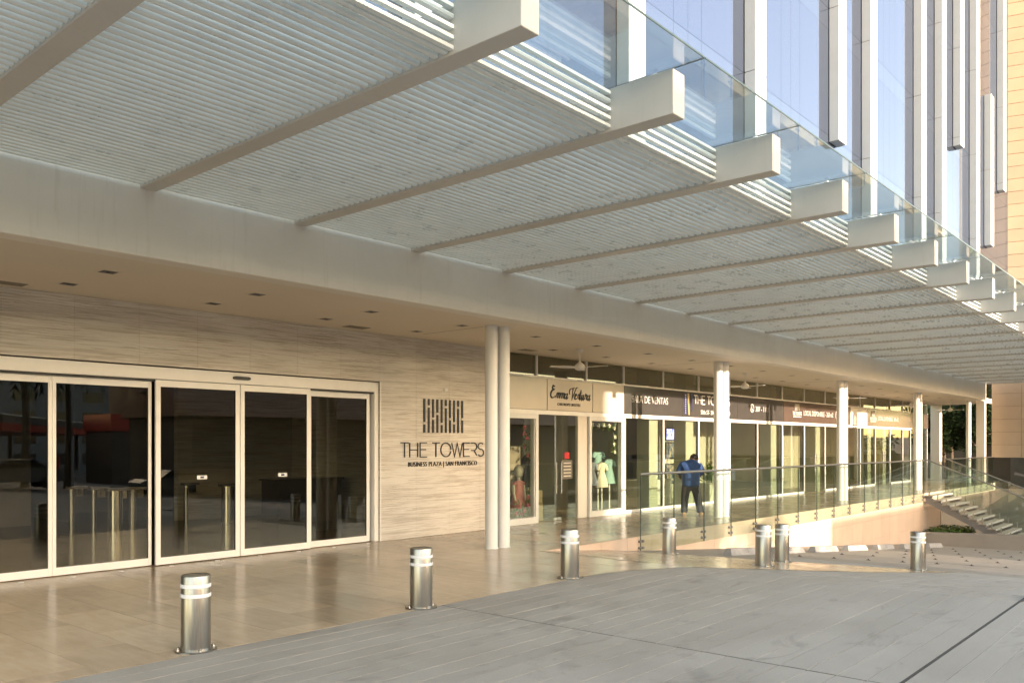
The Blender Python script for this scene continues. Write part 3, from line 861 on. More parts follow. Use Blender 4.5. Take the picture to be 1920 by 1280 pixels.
def podium_wall():
    X = 46.6
    root = empty('podium_wall', (X, 6, -2.8), label='tan stone podium wall behind the far glass railing, dark opening beneath', cat='wall')
    MB().box(X+.031, X+.5, -6, 9.42, 1.22, 6.2).build('core', M['grout'], root)
    y = 9.42; cnt = 0
    me = MB().cbox(0, .03, -1.27+.005, -.005, .005, .62-.005, c=.003).mesh('stone_panel')
    for i in range(10):
        for j in range(8):
            place(me, 'stone_panel', M['tan'], root, loc=Vector((X, y-1.27*i, 1.22+.62*j)) - Vector(root.location))
    MB().box(X, X+.3, -6, 9.9, g(X)-.1, -.30).build('lower_wall', M['wallgrey'], root)
    MB().box(X+7, X+7.2, -6, 9.9, g(X)-.1, 1.3).build('garage_back', M['lobby'], root)
    MB().box(X+.3, X+7, -6, 9.9, g(X)-.1, -.9).build('garage_floor', M['wallgrey'], root)
    MB().box(X+.5, X+7, -6, 9.41, 1.3, 1.5).build('garage_ceiling', M['lobby'], root)
    MB().box(X+2.2, X+2.6, 7.9, 8.3, -.9, 1.3).build('garage_pillar', M['ceiling'], root)
    p = MB(); p.tube([(X+.9, 6.2, -.75), (X+.9, 7.6, .2), (X+.9, 8.6, .42)], .10, 12); p.build('pipe', M['stairmetal'], root, smooth=40)
    # dark concrete below the far terrace slab
    MB().box(37.5, X-.002, 9.55, 9.8, g(46)-.3, -.36).build('undercroft_wall', M['wallgrey'], root)
tan_tower(); podium_wall()

# ------------------------------------------------------------------ shop fronts
YS = 12.70
ZS0, ZS1, ZB0, ZB1 = 2.57, 2.67, 2.68, 3.43     # lower transom, sign band
MULL = [19.2, 21.25, 23.33, 25.39, 27.45, 29.52, 31.53, 33.62, 35.7, 37.68, 39.65, 41.75, 43.7, 44.95]
def shopfront():
    root = empty('shop_facade', (30, YS, 0), label='glazed shop front with pale mullions, clerestory panes and sill along the arcade', cat='shop front')
    A = M['alu']
    for i, x in enumerate(MULL):
        MB().cbox(x-.028, x+.028, YS-.03, YS+.06, .075, ZS0-.002, c=.003).build('mullion', A, root)
        MB().cbox(x-.028, x+.028, YS-.03, YS+.06, ZB1+.05, ZC-.002, c=.003).build('mullion', A, root)
        MB().box(x-.045, x-.0285, YS-.0, YS+.06, .08, ZS0-.004).build('gasket', M['darkalu'], root)
    for x in (15.5, 17.5, 13.9): MB().cbox(x-.028, x+.028, YS-.03, YS+.06, ZB1+.05, ZC-.002, c=.003).build('mullion', A, root)
    MB().box(13.81, 45.0, YS-.035, YS+.06, ZS0, ZS1).build('transom', A, root)
    MB().box(13.81, 45.0, YS-.035, YS+.06, ZB1+.005, ZB1+.048).build('transom', A, root)
    MB().box(13.81, 45.0, YS+.02, YS+.06, ZS1+.002, ZB1+.004).build('sign_backing', M['shopwall'], root)
    for a, b in ((19.17, 31.50), (33.65, 39.62), (41.78, 45.0)): MB().cbox(a, b, YS-.03, YS+.06, .003, .074, c=.003).build('sill', A, root)
    # panes
    xs = MULL
    for a, b in zip(xs, xs[1:]):
        if abs(a-31.53) < .01 or abs(a-39.65) < .01: continue
        MB().box(a+.03, b-.047, YS+.012, YS+.024, .076, ZS0-.003).build('pane', M['shop_glass'], root)
    up = [13.81+.03, 15.5, 17.5] + xs
    for a, b in zip(up, up[1:]): MB().box(a+.03, b-.03, YS+.012, YS+.024, ZB1+.05, ZC-.003).build('pane', M['high_glass'], root)
    # corner return beyond the last shop
    MB().box(45.0, 47.9, YS+.012, YS+.024, .01, ZC-.003).build('pane', M['high_glass'], root)
    for x in (46.4, 47.9): MB().cbox(x-.03, x+.03, YS-.02, YS+.06, .003, ZC-.003, c=.003).build('mullion', A, root)
    # glass double doors
    for (a, b, nm) in ((31.56, 33.585, 'door'), (39.68, 41.715, 'door')):
        mid = (a+b)/2
        for s, (p, q) in ((1, (a+.01, mid-.006)), (-1, (mid+.006, b-.01))):
            d = MB().box(p, q, YS-.002, YS+.010, .012, ZS0-.006).build('glass_door', M['shop_glass'], root)
            hx = (q-.10) if s == 1 else (p+.10)
            h = MB()
            h.tube([(hx, YS-.06, .78), (hx, YS-.06, 1.50)], .016, 10)
            for zz in (.92, 1.36): h.tube([(hx, YS-.06, zz), (hx, YS-.0025, zz)], .010, 8)
            h.build('handle', M['stairmetal'], d, smooth=40)
shopfront()

def shop_windows():
    # framed display windows and the double glass door of the children shop
    A = M['white']
    for a, b, lab in ((13.86, 15.47, 'white framed display window of the children shop beside the first columns'), (17.52, 19.15, 'sunlit white framed display window holding small dresses')):
        r = empty('display_window', ((a+b)/2, YS, 0), label=lab, cat='window', group='display windows of the children shop')
        f = MB(); y0, y1 = YS-.10, YS+.05
        f.cbox(a, a+.10, y0, y1, .004, ZS0-.004, c=.004); f.cbox(b-.10, b, y0, y1, .004, ZS0-.004, c=.004)
        f.box(a+.10, b-.10, y0+.002, y1, .004, .155); f.box(a+.10, b-.10, y0+.002, y1, ZS0-.115, ZS0-.006)
        f.build('frame', A, r)
        i = MB(); i.box(a+.10, a+.125, y0+.03, y1-.002, .156, ZS0-.117); i.box(b-.125, b-.10, y0+.03, y1-.002, .156, ZS0-.117); i.build('bead', A, r)
        MB().box(a+.126, b-.126, YS-.02, YS-.008, .156, ZS0-.117).build('pane', M['shop_glass'], r)
    r = empty('shop_door', (16.4, YS, 0), label='frameless double glass door of the children shop with long pull handles', cat='door')
    MB().cbox(17.12, 17.50, YS-.03, YS+.06, .003, ZS0-.003, c=.004).build('side_pier', M['fascia'], r)
    MB().cbox(15.485, 15.53, YS-.04, YS+.06, .003, ZS0-.003, c=.003).build('jamb', M['alu'], r)
    for p, q, hx in ((15.54, 16.31, 16.22), (16.322, 17.11, 16.42)):
        d = MB().box(p, q, YS+.008, YS+.020, .012, ZS0-.006).build('door_leaf', M['shop_glass'], r)
        h = MB(); h.tube([(hx, YS-.05, .66), (hx, YS-.05, 1.42)], .014, 10)
        for zz in (.86, 1.2): h.tube([(hx, YS-.05, zz), (hx, YS+.0075, zz)], .009, 8)
        h.build('handle', M['chrome'], d, smooth=40)
        MB().box(hx-.05 if hx < 16.3 else hx-.09, hx+.09 if hx < 16.3 else hx+.05, YS+.0, YS+.028, .013, .075).build('patch_fitting', M['chrome'], d)
    n = empty('door_notice', (16.72, YS-.002, 1.3), label='red sticker above a printed notice on the glass shop door', cat='notice')
    MB().box(16.60, 16.80, YS+.000, YS+.004, 1.50, 1.66).build('red_sticker', M['red'], n); MB().box(16.50, 16.92, YS+.000, YS+.004, 1.0, 1.47).build('notice_sheet', M['lobby'], n)
    for k in range(5): MB().box(16.56, 16.86, YS-.003, YS-.0005, 1.06+.08*k, 1.085+.08*k).build('text_line', M['paper'], n)
shop_windows()

# script lettering for the children shop, drawn as thick and thin strokes
def script(root, x, z, h, w, y, mat):
    S_ = []
    def add(pts): S_.append(pts)
    e = lambda dx, s=1: add([(dx+.02, .20)] + arc(dx+.15, .27, .11, .19, -20, 300, 14) + [(dx+.36, .16)])
    add(arc(.20, .86, .13, .14, 60, 300, 10) + arc(.22, .34, .20, .34, 95, 320, 14) + [(.46, .20)])           # E
    add([(.06, 1.06), (.14, .98), (.26, .95)])
    def mm(dx, k):
        p = [(dx, .40)]
        for i in range(k):
            b = dx+.02+i*.15; add([(b, .02), (b+.055, .44)]); add([(b+.045, .30)] + arc(b+.115, .36, .055, .09, 160, 20, 6) + [(b+.155, .06), (b+.19, .02)])
    mm(.46, 2); mm(.80, 2)
    def a_(dx):
        add(arc(dx+.11, .20, .10, .20, 60, 340, 14) + [(dx+.23, .42)]); add([(dx+.235, .46), (dx+.19, .08), (dx+.24, .0), (dx+.33, .12)])
    a_(1.18)
    o = 1.62
    add(arc(o+.06, .62, .14, .26, 250, 80, 10) + [(o+.26, .98), (o+.36, .98)]); add([(o+.20, .96), (o+.24, .0), (o+.34, .40), (o+.48, 1.0), (o+.62, 1.02)])  # V
    p = o+.44; add([(p-.02, .20), (p+.14, .30)] + arc(p+.11, .32, .07, .13, 0, 200, 8) + arc(p+.12, .18, .10, .18, 190, 330, 8))   # e
    q = p+.22; mm(q, 1); 
    add([(q+.27, .82), (q+.245, .10), (q+.29, .0), (q+.36, .10)]); add([(q+.17, .56), (q+.40, .60)])   # t
    u = q+.36; add([(u+.05, .44), (u+.04, .10), (u+.09, .0), (u+.17, .16), (u+.20, .44)]); add([(u+.20, .42), (u+.18, .08), (u+.23, .0), (u+.29, .10)])  # u
    r_ = u+.29; add([(r_+.03, .02), (r_+.07, .50), (r_+.12, .40), (r_+.20, .40), (r_+.19, .10), (r_+.25, .02)])  # r
    a_(r_+.24)
    wid = r_+.24+.33; sx = w/wid
    wf = lambda t, d: h*(.17 if d.y < -.25 else .09) * (.6+.4*sin(pi*min(1, max(0, t))))
    for pts in S_:
        mb = MB(); ribbon(mb, [(x+(px+.16*(py-.3))*sx, z+py*h) for px, py in pts], .03, y, y+.010, wf=wf)
        mb.build('letter_stroke', mat, root)

def signs():
    y = YS-.035
    r = empty('shop_sign', (16.5, y, ZB0), label='cream shop sign reading Emma Ventura in black script', cat='sign')
    C_ = M['signcream']
    for a, b in ((13.82, 15.86), (15.885, 17.73), (17.755, 19.19)): MB().cbox(a, b, y, YS+.015, ZB0, ZB1, c=.003).build('panel', C_, r)
    script(r, 15.99, 2.98, .29, 1.66, y-.012, M['black'])
    text_obj("CHILDREN'S LIFESTYLE", .095, M['black'], r, 16.26, y-.006, 2.80, ext=.005, sx=.92, space=1.08)
    r = empty('shop_sign', (24, y, ZB0), label='glossy dark sign reading SALA DE VENTAS over the sales office', cat='sign')
    for a, b in ((19.215, 22.3), (22.31, 25.9), (25.91, 29.60)): MB().cbox(a, b, y+.004, YS+.015, ZB0, ZB1, c=.003).build('panel', M['signdark'], r)
    text_obj('SALA DE VENTAS', .285, M['letterwhite'], r, 19.55, y-.003, 3.0, ext=.006, width=1.92, thin=.012)
    MB().box(22.42, 22.60, y-.004, y+.0035, 2.75, 3.38).build('tower_picture', M['navy'], r)
    for k in range(9): MB().box(22.47, 22.51, y-.0062, y-.0042, 2.79+.065*k, 2.81+.065*k).build('picture_window', M['letterwhite'], r)
    MB().prism([(22.61, 3.38), (22.71, 3.38), (22.74, 2.74), (22.66, 2.74)], y-.004, y+.0035, 'y').build('tower_picture', M['gold'], r)
    MB().prism([(22.80, 3.38), (22.92, 3.38), (22.90, 2.86), (22.84, 2.86)], y-.004, y+.0035, 'y').build('tower_picture', M['navy'], r)
    towers_logo(r, 23.0, 3.09, .25, 2.35, M['letterwhite'], y-.010, stroke=.13)
    text_obj('50th ST- SAN FRANCISCO', .19, M['letterwhite'], r, 23.42, y-.003, 2.78, ext=.005, sx=.9)
    text_obj('387 - 1111', .25, M['letterwhite'], r, 27.25, y-.003, 2.98, ext=.005, sx=.98)
    def phone(cx, cz, rr, root):
        m = MB(); ribbon(m, arc(cx, cz, rr, rr, 0, 345, 20), rr*.2, y-.009, y+.002); ribbon(m, arc(cx+rr*.25, cz+rr*.2, rr*.62, rr*.62, 150, 300, 8), rr*.28, y-.009, y+.002); m.build('phone_symbol', M['letterwhite'], root)
    phone(27.0, 3.08, .13, r)
    def local(a, b, txt, lab, lx):
        r = empty('shop_sign', ((a+b)/2, y, ZB0), label=lab, cat='sign')
        MB().cbox(a, b, y+.004, YS+.015, ZB0, ZB1, c=.003).build('panel', M['signbrown'], r)
        bars_mark(r, lx+.20, 3.12, 3.36, .40, M['fascia'], y-.008, 'bar')
        towers_logo(r, lx, 2.94, .13, .82, M['letterwhite'], y-.008, stroke=.17)
        MB().box(lx+.05, lx+.78, y-.004, y+.0035, 2.87, 2.895).build('rule', M['letterwhite'], r)
        text_obj(txt, .27, M['letterwhite'], r, lx+1.0, y-.003, 2.95, ext=.006, sx=.88)
        return r
    r = local(29.62, 36.28, 'LOCAL DISPONIBLE - 263 m2', 'brown sign offering a 263 m2 unit, left of the third column pair', 30.4)
    phone(34.85, 3.05, .15, r)
    o = MB().cbox(36.40, 38.45, y-.02, YS+.015, ZB0+.01, ZB1-.02, c=.003).build('blank_panel', M['letterwhite']); tag(o, 'blank white sign panel half in sunlight beside the brown signs', 'sign')
    local(38.46, 44.98, 'LOCAL DISPONIBLE - 364 m2', 'brown sign offering a 364 m2 unit, near the far end', 38.9)
    r = empty('shop_sign', (46.4, y, ZB0), label='shaded brown sign with small white writing behind the fourth columns', cat='sign')
    MB().cbox(45.02, 48.0, y+.004, YS+.010, ZB0, ZB1, c=.003).build('panel', M['signbrown'], r)
    text_obj('(507) 263', .26, M['letterwhite'], r, 45.2, y-.003, 2.98, ext=.005, sx=.8)
signs()

# ------------------------------------------------------------------ interiors
def interiors():
    r = empty('shop_interior', (29, 16, 0), kind='structure')
    MB().box(13.8, 45.0, 12.765, 19.0, -.2, .001).build('floor', M['shopfloor'], r)
    MB().box(13.8, 45.0, 12.765, 19.0, ZC+.0, ZC+.2).build('ceiling', M['shopbeige'], r)
    MB().box(13.8, 19.2, 16.2, 16.4, 0.002, ZC-.001).build('back_wall', M['shopwall'], r)
    MB().box(19.35, 29.4, 18.6, 18.8, 0.002, ZC-.001).build('back_wall', M['shopwall'], r)
    MB().box(29.7, 45.0, 17.2, 17.4, 0.002, ZC-.001).build('back_wall', M['shopbeige'], r)
    for x, m in ((13.62, 'shopwall'), (19.32, 'shopbeige'), (29.5, 'shopbeige'), (36.0, 'shopbeige'), (45.0, 'shopbeige')):
        MB().box(x, x+.15, 12.785, 19.0, 0.003, ZC-.002).build('partition', M[m], r)
    for x in (21.25, 23.33, 29.40, 33.55, 39.6, 41.7): MB().cbox(x-.52, x-.06, 12.83, 13.25, .003, ZC-.003, c=.01).build('inner_pillar', M['pillar'], r)
    MB().box(36.2, 37.55, 13.3, 13.4, .003, ZC-.003).build('screen_wall', M['shopsunlit'], r)
    MB().box(40.1, 41.1, 13.5, 13.6, .003, ZC-.003).build('screen_wall', M['shopsunlit'], r)
    MB().box(31.0, 35.8, 14.6, 14.7, .003, ZC-.003).build('screen_wall', M['shopbeige'], r)
    MB().box(24.9, 28.9, 15.0, 15.1, .003, ZC-.003).build('screen_wall', M['pillar'], r)
    l = empty('lobby_interior', (6, 17, 0), kind='structure')
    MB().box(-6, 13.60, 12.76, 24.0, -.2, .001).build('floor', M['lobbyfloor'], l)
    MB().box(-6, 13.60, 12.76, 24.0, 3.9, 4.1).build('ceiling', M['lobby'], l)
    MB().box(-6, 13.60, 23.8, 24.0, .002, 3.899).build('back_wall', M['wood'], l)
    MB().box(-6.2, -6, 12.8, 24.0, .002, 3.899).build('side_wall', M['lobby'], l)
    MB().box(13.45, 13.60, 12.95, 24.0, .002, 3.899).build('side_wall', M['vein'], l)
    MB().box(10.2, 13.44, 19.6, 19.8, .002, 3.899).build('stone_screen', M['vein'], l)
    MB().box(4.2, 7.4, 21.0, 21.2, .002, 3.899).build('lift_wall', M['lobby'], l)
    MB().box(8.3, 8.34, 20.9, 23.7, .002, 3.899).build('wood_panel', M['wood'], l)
interiors()

def turnstiles():
    spots = [(7.72, 19.55), (7.90, 18.85), (8.05, 18.15), (8.46, 18.25), (10.25, 19.3), (10.66, 18.1)]
    labs = ['leftmost slim steel turnstile post in the lobby', 'second slim steel turnstile post in the lobby', 'wide steel turnstile cabinet in the lobby behind the second door panel', 'curved steel turnstile post right of the wide cabinet', 'steel turnstile post behind the left sliding leaf', 'steel turnstile cabinet near the meeting of the sliding leaves']
    rad = [.055, .045, .15, .075, .05, .16]
    for (x, y), lb, r in zip(spots, labs, rad):
        o = empty('turnstile', (x, y, .002), label=lb, cat='turnstile', group='lobby turnstiles')
        MB().lathe([(0, 0), (r+.01, 0), (r+.01, .015), (r, .02), (r, .87), (0, .87)], 24).build('post', M['chrome'], o, world=False, smooth=30)
        MB().prism([(-.05-r, -.09), (.30, -.09), (.34, 0), (.30, .09), (-.05-r, .09)], .871, .925).build('lid', M['stairmetal'], o, world=False)
        MB().box(.10, .22, -.06, .06, .70, .8705).build('arm_housing', M['chrome'], o, world=False)
turnstiles()
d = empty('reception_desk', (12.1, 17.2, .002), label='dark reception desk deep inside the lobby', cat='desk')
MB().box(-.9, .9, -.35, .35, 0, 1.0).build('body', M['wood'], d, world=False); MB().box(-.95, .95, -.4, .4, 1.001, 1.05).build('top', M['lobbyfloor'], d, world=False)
fl = MB().lathe([(0, 0), (.035, 0), (.035, .006), (0, .008)], 14).mesh('floor_light')
for k, x in enumerate([3.55, 4.24, 4.91, 5.58, 6.34, 7.1, 7.87, 8.63, 9.38, 10.17]):
    o = place(fl, 'floor_light', M['letterwhite'], loc=(x, 12.38, .0015)); tag(o, f'{ORD[k]} tiny white floor light from the left along the entrance threshold', 'light', 'threshold floor lights')

# ------------------------------------------------------------------ goods and furniture seen in the shops
def dress(name, x, y, z0, h, w, mat, label, group, stand=True, sleeves=True):
    o = empty(name, (x, y, z0), label=label, cat='dress', group=group)
    m = MB(); n = 22; prof = [(0, 1.0, .06), (.06, .97, .20), (.18, .86, .22), (.36, .70, .19), (.44, .62, .175), (.60, .42, .27), (.80, .20, .36), (1.0, 0, .43)]
    b0 = len(m.v)
    for t, zz, ww in prof:
        for k in range(n):
            a = 2*pi*k/n; rp = 1 + (.10*max(0, t-.4))*cos(6*a+1)
            m.v.append((w*ww*cos(a)*rp, w*ww*.55*sin(a)*rp, h*zz))
    for i in range(len(prof)-1):
        for k in range(n): m.f.append((b0+(i+1)*n+k, b0+(i+1)*n+(k+1) % n, b0+i*n+(k+1) % n, b0+i*n+k))
    if sleeves:
        for s in (-1, 1): m.tube([(s*w*.17, 0, h*.92), (s*w*.30, 0, h*.82), (s*w*.36, -.01, h*.68)], [w*.09, w*.10, w*.085], 10)
    m.build('gown', mat, o, smooth=60, world=False)
    if stand:
        s = MB(); s.tube([(0, 0, -z0+.01), (0, 0, .05)], .018, 8); s.lathe([(0, 0), (.12, 0), (.12, .012), (0, .02)], 18, cz=-z0+.003)
        s.build('stand', M['letterwhite'], o, smooth=40, world=False)
dress('child_dress', 18.12, 12.98, .78, .62, .62, M['dressblue'], 'pale blue child dress at the left of the sunlit display window', 'dresses in the display window')
dress('child_dress', 18.55, 12.95, .72, .66, .60, M['dresswhite'], 'ivory pleated child dress in the middle of the sunlit display window', 'dresses in the display window')
dress('child_dress', 18.98, 13.0, .80, .66, .66, M['dressteal'], 'teal child dress at the right of the sunlit display window', 'dresses in the display window')
dress('child_dress', 18.80, 13.25, 1.15, .50, .72, M['dressteal'], 'teal cardigan dress hanging behind the ivory one', 'dresses in the display window')
dress('long_dress', 17.0, 14.2, .75, .85, .62, M['blackcloth'], 'long black dress hanging inside the glass shop door', 'dresses in the display window')
def mannequin():
    o = empty('child_mannequin', (15.3, 13.08, .003), label='white headed child mannequin in a pink dress behind the left display window', cat='mannequin')
    b = MB(); b.lathe([(0, 1.06), (.05, 1.07), (.10, 1.12), (.115, 1.20), (.11, 1.27), (.075, 1.335), (0, 1.36)], 20); b.lathe([(.045, .98), (.04, 1.02), (.045, 1.08)], 14)
    for s in (-1, 1): b.tube([(s*.06, 0, .04), (s*.06, 0, .5)], [.03, .05], 10)
    b.tube([(-.17, 0, .90), (-.19, -.02, .70), (-.17, -.06, .52)], [.035, .03, .022], 8); b.tube([(.17, 0, .90), (.19, -.02, .70), (.17, -.06, .52)], [.035, .03, .022], 8)
    b.build('body', M['mannequin'], o, smooth=50, world=False)
    d = MB(); n = 20; prof = [(1.0, .06), (.97, .14), (.88, .15), (.70, .16), (.52, .20), (.34, .24)]
    for zz, ww in prof:
        for k in range(n): a = 2*pi*k/n; rp = 1+.05*cos(5*a); d.v.append((ww*cos(a)*rp, ww*.7*sin(a)*rp, zz))
    for i in range(len(prof)-1):
        for k in range(n): d.f.append(((i+1)*n+k, (i+1)*n+(k+1) % n, i*n+(k+1) % n, i*n+k))
    for s in (-1, 1): d.ball((s*.155, 0, .92), .06, .06, .05)
    d.build('dress', M['dresspink'], o, smooth=60, world=False)
    MB().lathe([(0, 0), (.18, 0), (.18, .02), (0, .03)], 20).build('stand_plate', M['letterwhite'], o, world=False)
mannequin()
def blossoms(name, pts, mat, lab, group, seed, leafmat='leaf', r=.055):
    rd = random.Random(seed); o = empty(name, pts[0], label=lab, cat='flowers', group=group)
    fl = MB(); lf = MB()
    for (x, y, z) in pts:
        x -= pts[0][0]; y -= pts[0][1]; z -= pts[0][2]
        for k in range(5):
            a = 2*pi*k/5+rd.random(); fl.ball((x+cos(a)*r*.55, y+rd.uniform(-.02, .02), z+sin(a)*r*.55), r*.5, r*.3, r*.5, 8, 5)
        for k in range(7):
            a = rd.random()*6.3; d = rd.uniform(.07, .15); c = Vector((x+cos(a)*d, y+rd.uniform(-.05, .05), z+sin(a)*d)); u = Vector((cos(a), rd.uniform(-.4, .4), sin(a)))*.05; w_ = Vector((-sin(a), .3, cos(a)))*.02
            lf.quad(tuple(c-u), tuple(c+w_), tuple(c+u), tuple(c-w_))
    fl.build('petals', mat, o, smooth=60, world=False); lf.build('leaves', M[leafmat], o, world=False)
blossoms('flower_garland', [(15.28, 12.78, .42), (15.18, 12.80, .30), (15.05, 12.80, .22), (14.9, 12.82, .25), (15.3, 12.78, .62), (15.0, 12.83, .40)], M['flower'], 'pink artificial roses at the foot of the left display window', 'shop window flowers', 3)
blossoms('flower_garland', [(15.2, 12.82, 2.25), (15.28, 12.80, 2.0), (15.22, 12.83, 1.8), (15.30, 12.80, 1.6), (15.18, 12.8, 2.1)], M['flower'], 'red flowering vine hanging down the left display window', 'shop window flowers', 4)
blossoms('flower_garland', [(17.75, 12.80, 2.30), (17.95, 12.80, 2.36), (18.2, 12.80, 2.34), (18.45, 12.80, 2.36), (18.7, 12.8, 2.35), (18.93, 12.8, 2.28), (18.95, 12.8, 2.05), (18.92, 12.8, 1.85), (18.96, 12.8, 1.65), (17.72, 12.8, 2.0), (17.72, 12.8, 1.7)], M['flowerw'], 'white flower garland round the top of the sunlit display window', 'shop window flowers', 5)
for i, (z0, z1, w_, lb) in enumerate(((.003, .42, .34, 'lower of two cardboard boxes stacked inside the shop door'), (.425, .74, .30, 'upper of two cardboard boxes stacked inside the shop door'))):
    o = empty('cardboard_box', (15.86, 13.1, z0), label=lb, cat='box', group='stacked cardboard boxes')
    MB().cbox(-w_/2, w_/2, -.18, .18, 0, z1-z0, c=.006).build('carton', M['cardboard'], o, world=False)
    MB().box(-.025, .025, -.1815, .1815, (z1-z0)*.15, z1-z0+.0015).build('tape', M['paper'], o, world=False)
def bench():
    o = empty('bench', (16.8, 14.6, .003), label='low black upholstered bench inside the children shop', cat='bench')
    MB().cbox(-.7, .7, -.25, .25, .36, .50, c=.03).build('cushion', M['blackcloth'], o, world=False)
    for x in (-.6, .6):
        for y in (-.18, .18): MB().cyl(x, y, 0, .36, .02, 10).build('leg', M['chrome'], o, world=False)
bench()
def chair(x, y, rz, lab):
    o = empty('lounge_chair', (x, y, .003), rz, label=lab, cat='chair', group='teal lounge chairs in the sales office')
    s = MB(); s.cbox(-.30, .30, -.28, .28, .38, .48, c=.03); s.build('seat', M['teal'], o, world=False)
    b = MB(); n = 11
    for i in range(n):
        a = pi*(i/(n-1)); r = .34
        for dr, z in ((0, .44), (0, .86-.10*abs(cos(a))), (.05, .86-.10*abs(cos(a))), (.05, .44)): b.v.append(((r+dr)*cos(a), (r+dr)*sin(a)*.95-.02, z))
    for i in range(n-1):
        for k in range(4): b.f.append((i*4+k, i*4+(k+1) % 4, i*4+4+(k+1) % 4, i*4+4+k))
    b.f += [(3, 2, 1, 0), tuple((n-1)*4+k for k in range(4))]
    b.build('backrest', M['teal'], o, world=False)
    for sx in (-1, 1):
        for sy in (-1, 1): MB().tube([(sx*.22, sy*.2, .38), (sx*.30, sy*.28, 0)], .013, 8).build('leg', M['black'], o, world=False)
chair(19.85, 13.75, 2.6, 'teal lounge chair behind the glass left of the railing end'); chair(20.6, 14.6, -2.2, 'second teal lounge chair further inside the sales office')
def table():
    o = empty('desk', (22.6, 14.0, .003), label='white sales desk with papers behind the man', cat='desk')
    MB().cbox(-.8, .8, -.4, .4, .72, .77, c=.006).build('top', M['letterwhite'], o, world=False); MB().box(-.75, .75, -.36, -.32, .0, .719).build('front_panel', M['letterwhite'], o, world=False)
    for x in (-.72, .66): MB().box(x, x+.06, -.31, .34, 0, .719).build('leg', M['letterwhite'], o, world=False)
    o2 = empty('model_tower', (22.1, 13.95, .775), label='cream architectural model block standing on the sales desk', cat='model')
    for k, (x, w_, h_) in enumerate(((0, .10, .42), (.14, .12, .52), (.30, .10, .34))): MB().cbox(x-w_/2, x+w_/2, -.08, .08, 0, h_, c=.006).build('tower_block', M['signcream'], o2, world=False)
table()
def curtain():
    o = empty('curtain', (22.0, 15.6, 0), label='tall brown pleated curtain inside the sales office', cat='curtain')
    m = MB(); n = 64
    for i in range(n):
        x = 20.9+2.6*i/(n-1); y = 15.6+.09*sin(i*.98)
        m.v += [(x, y, .03), (x, y, 3.7), (x, y+.01, 3.7), (x, y+.01, .03)]
    for i in range(n-1):
        for k in range(4): m.f.append((i*4+k, i*4+4+k, i*4+4+(k+1) % 4, i*4+(k+1) % 4))
    m.build('cloth', M['curtain'], o, smooth=70); MB().tube([(20.8, 15.62, 3.72), (23.6, 15.62, 3.72)], .02, 8).build('rod', M['alu'], o)
curtain()
def screens():
    o = empty('wall_screen', (25.9, 14.9, 2.0), label='lit blue television screen on the sales office wall', cat='television')
    MB().cbox(25.2, 26.75, 14.93, 14.99, 1.98, 2.42, c=.006).build('casing', M['emis'], o); MB().box(25.24, 26.71, 14.924, 14.9295, 2.02, 2.38).build('display', M['screen'], o)
    for z0, z1, lb in ((1.36, 1.94, 'upper framed building poster below the blue screen'), (.50, 1.20, 'lower framed building poster below the blue screen')):
        o = empty('poster', (25.9, 14.95, z0), label=lb, cat='poster', group='posters in the sales office')
        MB().cbox(25.2, 26.75, 14.94, 14.99, z0, z1, c=.005).build('frame', M['emis'], o); MB().box(25.25, 26.70, 14.934, 14.9395, z0+.05, z1-.05).build('print', M['poster'], o)
screens()
def easel():
    o = empty('notice_stand', (23.0, 11.9, .002), label='slim acrylic notice stand with a printed sheet beside the second columns', cat='sign stand')
    for x in (-.10, .10): MB().tube([(x, 0, 0), (x, .02, 1.25)], .009, 8).build('leg', M['chrome'], o, world=False)
    MB().tube([(0, .28, 0), (0, .03, 1.1)], .009, 8).build('leg', M['chrome'], o, world=False)
    MB().cbox(-.17, .17, -.03, -.012, .60, 1.15, c=.003).build('sheet', M['paper'], o, world=False)
    MB().box(-.165, .165, -.033, -.0305, 1.06, 1.14).build('heading', M['orangeprint'], o, world=False); MB().box(-.165, .165, -.033, -.0305, .61, .69).build('footer', M['orangeprint'], o, world=False)
    for k in range(4): MB().box(-.12, .12, -.033, -.0305, .76+.07*k, .785+.07*k).build('text_line', M['wallgrey'], o, world=False)
easel()
def potted():
    o = empty('potted_plant', (24.55, 12.95, .003), label='leafy green plant in a tall white planter behind the second columns', cat='plant')
    MB().cbox(-.22, .22, -.12, .30, 0, .62, c=.012).build('planter', M['letterwhite'], o, world=False)
    rd = random.Random(9); m = MB()
    for k in range(90):
        a = rd.random()*6.3; t = rd.random(); ln = rd.uniform(.2, .5)
        p = Vector((rd.uniform(-.12, .12), .08+rd.uniform(-.10, .10), .60+t*.45)); dv = Vector((cos(a)*.8, sin(a)*.6, rd.uniform(.2, 1.2))).normalized()
        sd_ = dv.cross(Vector((0, 0, 1))).normalized()*.03; q = p+dv*ln*.5; e = p+dv*ln+Vector((0, 0, -.12*ln))
        m.quad(tuple(p), tuple(q+sd_), tuple(e), tuple(q-sd_))
    m.build('foliage', M['leaf'], o, world=False)
potted()

